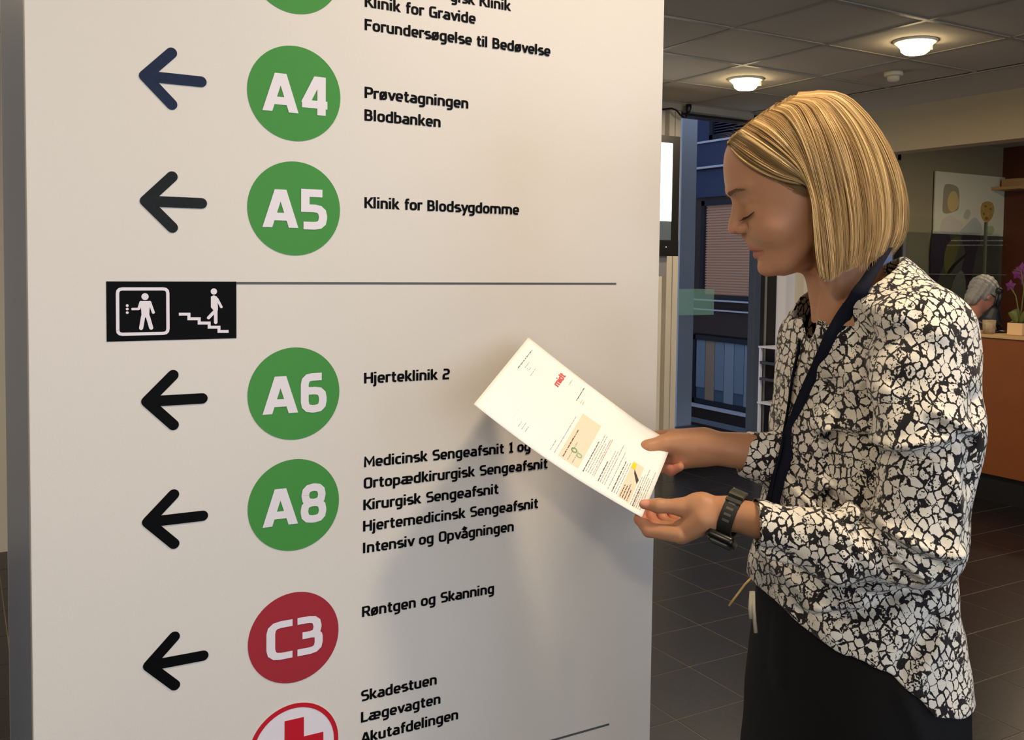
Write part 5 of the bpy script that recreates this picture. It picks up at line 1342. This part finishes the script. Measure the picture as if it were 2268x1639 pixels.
ink('small_print', rows(.515, .01, 1, .12, .46, .007, False), M_dk, .0008, 'stuff'); ink('small_print', rows(.545, .028, 2, .12, .34), M_grey, .0008, 'stuff')
def ring_q(s, t, r, m, name='green_mark'):
    Q = []
    for i in range(14):
        a, b = 2*math.pi*i/14, 2*math.pi*(i+1)/14
        Q.append([(s+r*math.cos(a), t+r*.7*math.sin(a)), (s+r*math.cos(b), t+r*.7*math.sin(b)), (s+r*.6*math.cos(b), t+r*.42*math.sin(b)), (s+r*.6*math.cos(a), t+r*.42*math.sin(a))])
    ink(name, Q, m, .0009)
M_gm = mat('print_green', srgb(104, 168, 116), 0.7); ring_q(.245, .553, .026, M_gm); ring_q(.225, .589, .024, mat('print_green_pale', srgb(150, 190, 150), 0.7))
for t, n in ((.640, 4), (.705, 6), (.825, 1)): pass
ink('small_print', rows(.640, .01, 1, .10, .48, .0065, False)+rows(.728, .01, 1, .10, .34, .0065, False)+rows(.812, .01, 1, .08, .46, .0065, False), M_dk, kind='stuff')
ink('small_print', rows(.654, .0125, 4, .12, .66)+rows(.741, .0125, 3, .10, .62)+rows(.790, .0125, 1, .08, .66)+rows(.826, .0125, 2, .08, .62), M_grey, kind='stuff')
ink('small_print', rows(.700, .0125, 1, .12, .60), M_rd, kind='stuff')
ink('tinted_box', grid_patch(.07, .52, .850, .915), M_beige, .0004)
ink('small_print', rows(.858, .013, 4, .08, .28, .006), M_dk, .0008, 'stuff')
ink('yellow_mark', [[(.43, .852), (.50, .850), (.505, .872), (.44, .876)]], mat('print_yellow', srgb(240, 214, 40), 0.7), .0008)
ink('dark_mark', [[(.40, .878), (.44, .872), (.36, .915), (.31, .912)]], mat('print_charcoal', srgb(60, 58, 62), 0.7), .0009)
ink('small_print', rows(.922, .0105, 6, .06, .56), M_grey, kind='stuff')
ink('small_print', rows(.934, .01, 1, .06, .30, .006, False), M_dk, .0008, 'stuff')
# red logo lettering on the far margin, reading along the lines
Q, a, b = text_quads('midt', 1.5, 0.8)
ink('logo', [[(0.735+(x-a)/(b-a)*0.17, 0.305-(y*0.0052)) for x, y in q] for q in Q], M_logo, .0008)
# ================================================================ THE RECEPTIONIST behind the counter
_r = Vector((0, 0, CZ))+ray(2160, 720)*6.75
ROOT2 = Vector((_r.x, _r.y, 0.0))
def K_(px, py, d):
    v = RINV @ (Vector((0, 0, CZ))+ray(px, py)*d-ROOT2); return np.array((v.x, v.y, v.z))
rc = thing('person', 'grey-haired receptionist in dark clothes and glasses, seated behind the counter', 'person', ROOT2, -YAW)
hc = K_(2178, 652, 6.75); dn = np.array((0.90, 0.25, -0.36)); dn /= np.linalg.norm(dn); upv = np.array((0.36, 0.05, 0.93)); upv -= dn*(upv@dn); upv /= np.linalg.norm(upv); sdv = np.cross(dn, upv)
def hp(a, b, c): return hc+a*dn+b*upv+c*sdv
fd = Field(hc-np.array((0.48, 0.36, 0.88)), hc+np.array((0.50, 0.40, 0.17)), 0.0075)
F = ell(fd, hp(0, 0.02, 0), (0.092, 0.10, 0.074), [dn, upv, sdv])
F = smin(F, ell(fd, hp(0.035, -0.05, 0), (0.06, 0.065, 0.052), [dn, upv, sdv]), 0.02)
F = smin(F, cone(fd, hp(0.095, -0.01, 0), hp(0.112, -0.04, 0), 0.010, 0.013), 0.01)
F = smin(F, ell(fd, hp(-0.01, -0.01, sdv[1] < 0 and 0.075 or -0.075), (0.018, 0.03, 0.010), [dn, upv, sdv]), 0.004)
base2 = hc+np.array((-0.07, 0.02, -0.20))
F = smin(F, cone(fd, hp(-0.02, -0.06, 0), base2, 0.05, 0.055), 0.02)
for g in (1, -1): F = smin(F, cone(fd, base2+np.array((0.0, 0, -0.03)), base2+np.array((0.0, 0.13*g, -0.10)), 0.05, 0.05), 0.03)
for g in (1, -1):
    F = smin(F, cone(fd, base2+np.array((0.0, 0.15*g, -0.11)), base2+np.array((0.10, 0.17*g, -0.33)), 0.040, 0.034), 0.03)
    F = smin(F, cone(fd, base2+np.array((0.10, 0.17*g, -0.33)), base2+np.array((0.34, 0.10*g, -0.26)), 0.034, 0.024), 0.01)
    hb = base2+np.array((0.36, 0.09*g, -0.255))
    F = smin(F, cone(fd, hb, hb+np.array((0.05, 0, -0.01)), 0.024, 0.022), 0.01)
    for k in range(4): F = smin(F, cone(fd, hb+np.array((0.05, -0.024+0.016*k, -0.005)), hb+np.array((0.098-0.006*abs(k-1.5), -0.028+0.018*k, -0.030)), 0.0085, 0.0070), 0.002)
    F = smin(F, cone(fd, hb+np.array((0.01, -0.02*g, 0)), hb+np.array((0.06, -0.05*g, -0.02)), 0.010, 0.008), 0.004)
F = smin(F, cone(fd, base2+np.array((0, 0, -0.10)), base2+np.array((-0.02, 0, -0.52)), 0.10, 0.12), 0.04)
fd.F = F; V, Q = nets(fd); V = relax(V, Q, 1)
b2 = quads_obj('body', V, Q, mat('skin_receptionist', srgb(196, 134, 110), 0.5, sss=0.05), rc)
# grey hair
fd = Field(hc-0.15, hc+0.15, 0.005)
A = ell(fd, hp(-0.014, 0.032, 0), (0.104, 0.104, 0.088), [dn, upv, sdv]); A = smin(A, ell(fd, hp(-0.075, -0.045, 0), (0.045, 0.065, 0.062), [dn, upv, sdv]), 0.02)
A = A+0.004*np.sin(140*fd.X+30*fd.Z)*np.sin(120*fd.Z+60*fd.Y)
A = np.maximum(A, -ell(fd, hp(0.085, -0.045, 0), (0.085, 0.105, 0.20), [dn, upv, sdv]))
fd.F = A; V, Q = nets(fd); quads_obj('hair', V, Q, mat('grey_hair', srgb(150, 148, 140), 0.6, mottle=0.35, mscale=60, bump=0.5, bscale=150), rc)
# dark sweater
fd = Field(base2-np.array((0.25, 0.34, 0.62)), base2+np.array((0.42, 0.34, 0.06)), 0.0075)
F = cone(fd, base2+np.array((-0.005, 0, -0.08)), base2+np.array((-0.02, 0, -0.50)), 0.115, 0.14, 0.85)
F = smin(F, cone(fd, base2+np.array((0, 0, 0.0)), base2+np.array((0, 0, -0.08)), 0.062, 0.08), 0.03)
for g in (1, -1):
    F = smin(F, cone(fd, base2+np.array((0.0, 0.06*g, -0.06)), base2+np.array((0.0, 0.17*g, -0.13)), 0.062, 0.064), 0.03)
    F = smin(F, cone(fd, base2+np.array((0.0, 0.17*g, -0.13)), base2+np.array((0.10, 0.18*g, -0.33)), 0.062, 0.052), 0.03)
    F = smin(F, cone(fd, base2+np.array((0.10, 0.18*g, -0.33)), base2+np.array((0.29, 0.12*g, -0.275)), 0.050, 0.036), 0.02)
F = F+0.003*np.sin(40*fd.Z+20*fd.X)*np.sin(33*fd.Y)
fd.F = F; V, Q = nets(fd); quads_obj('sweater', V, Q, mat('dark_sweater', srgb(20, 22, 28), 0.85, bump=0.3, bscale=300), rc)
# grey scarf
fd = Field(base2-0.14, base2+0.14, 0.006)
t = np.sqrt((np.sqrt((fd.X-base2[0]-0.01)**2+(fd.Y-base2[1])**2)-0.062)**2+(fd.Z-base2[2]-0.018-0.3*(-(fd.X-base2[0])))**2)-0.026
fd.F = (t+0.004*np.sin(70*fd.X+90*fd.Z)).astype(np.float32); V, Q = nets(fd); quads_obj('scarf', V, Q, mat('scarf_cloth', srgb(120, 118, 124), 0.9, mottle=0.6, mscale=45), rc)
# glasses
sg_ = 1 if sdv[1] < 0 else -1
gm = bmesh.new()
for g in (1, -1):
    add_tube(gm, [hp(-0.01, 0.005, 0.082*g), hp(0.05, 0.0, 0.078*g), hp(0.098, -0.005, 0.060*g)], 0.003, 6)
    add_tube(gm, [hp(0.100, -0.008+0.020*math.sin(a), (0.032+0.024*math.cos(a))*g) for a in [k*math.pi/6 for k in range(13)]], 0.002, 6)
add_tube(gm, [hp(0.108, -0.004, -0.010), hp(0.108, -0.004, 0.010)], 0.002, 6)
bm_obj('glasses', gm, M_black, rc)
# trousers to the floor, seen only if one steps aside, and the stool she sits on
fd = Field(base2-np.array((0.25, 0.26, base2[2]-0.04)), np.array((base2[0]+0.55, base2[1]+0.26, base2[2]-0.40)), 0.010)
zz = base2[2]
F = cone(fd, base2+np.array((-0.02, 0, -0.50)), base2+np.array((-0.02, 0, -0.56)), 0.13, 0.13)
for g in (1, -1):
    F = smin(F, cone(fd, base2+np.array((0.0, 0.09*g, -0.56)), base2+np.array((0.36, 0.11*g, -0.56)), 0.085, 0.065), 0.03)
    F = smin(F, cone(fd, base2+np.array((0.36, 0.11*g, -0.56)), np.array((base2[0]+0.33, base2[1]+0.11*g, 0.10)), 0.065, 0.048), 0.02)
fd.F = F; V, Q = nets(fd); quads_obj('trousers', V, Q, MATS['black_trousers'], rc)
for g in (1, -1):
    fd = Field((base2[0]+0.22, base2[1]+0.11*g-0.07, 0.0), (base2[0]+0.55, base2[1]+0.11*g+0.07, 0.14), 0.007)
    F = smin(cone(fd, (base2[0]+0.33, base2[1]+0.11*g, 0.05), (base2[0]+0.46, base2[1]+0.11*g, 0.035), 0.042, 0.034), cone(fd, (base2[0]+0.33, base2[1]+0.11*g, 0.05), (base2[0]+0.33, base2[1]+0.11*g, 0.10), 0.04, 0.04), 0.02)
    fd.F = np.maximum(F, 0.003-fd.Z); V, Q = nets(fd); quads_obj('shoe', V, Q, MATS['shoe_leather'], rc)
stool = thing('stool', 'dark round swivel stool under the receptionist, hidden behind the counter', 'stool', ROOT2, -YAW)
bx, by = float(base2[0]-0.02), float(base2[1]); sz_ = float(zz-0.70)
lathe('seat', [(0.0, sz_), (0.17, sz_), (0.18, sz_-0.02), (0.17, sz_-0.05), (0.0, sz_-0.05)], M_black, stool, (bx, by, 0))
lathe('stem', [(0.025, sz_-0.05), (0.025, 0.06)], M_alu, stool, (bx, by, 0))
lathe('foot', [(0.0, 0.0), (0.20, 0.0), (0.20, 0.015), (0.03, 0.06), (0.0, 0.06)], M_alu, stool, (bx, by, 0))
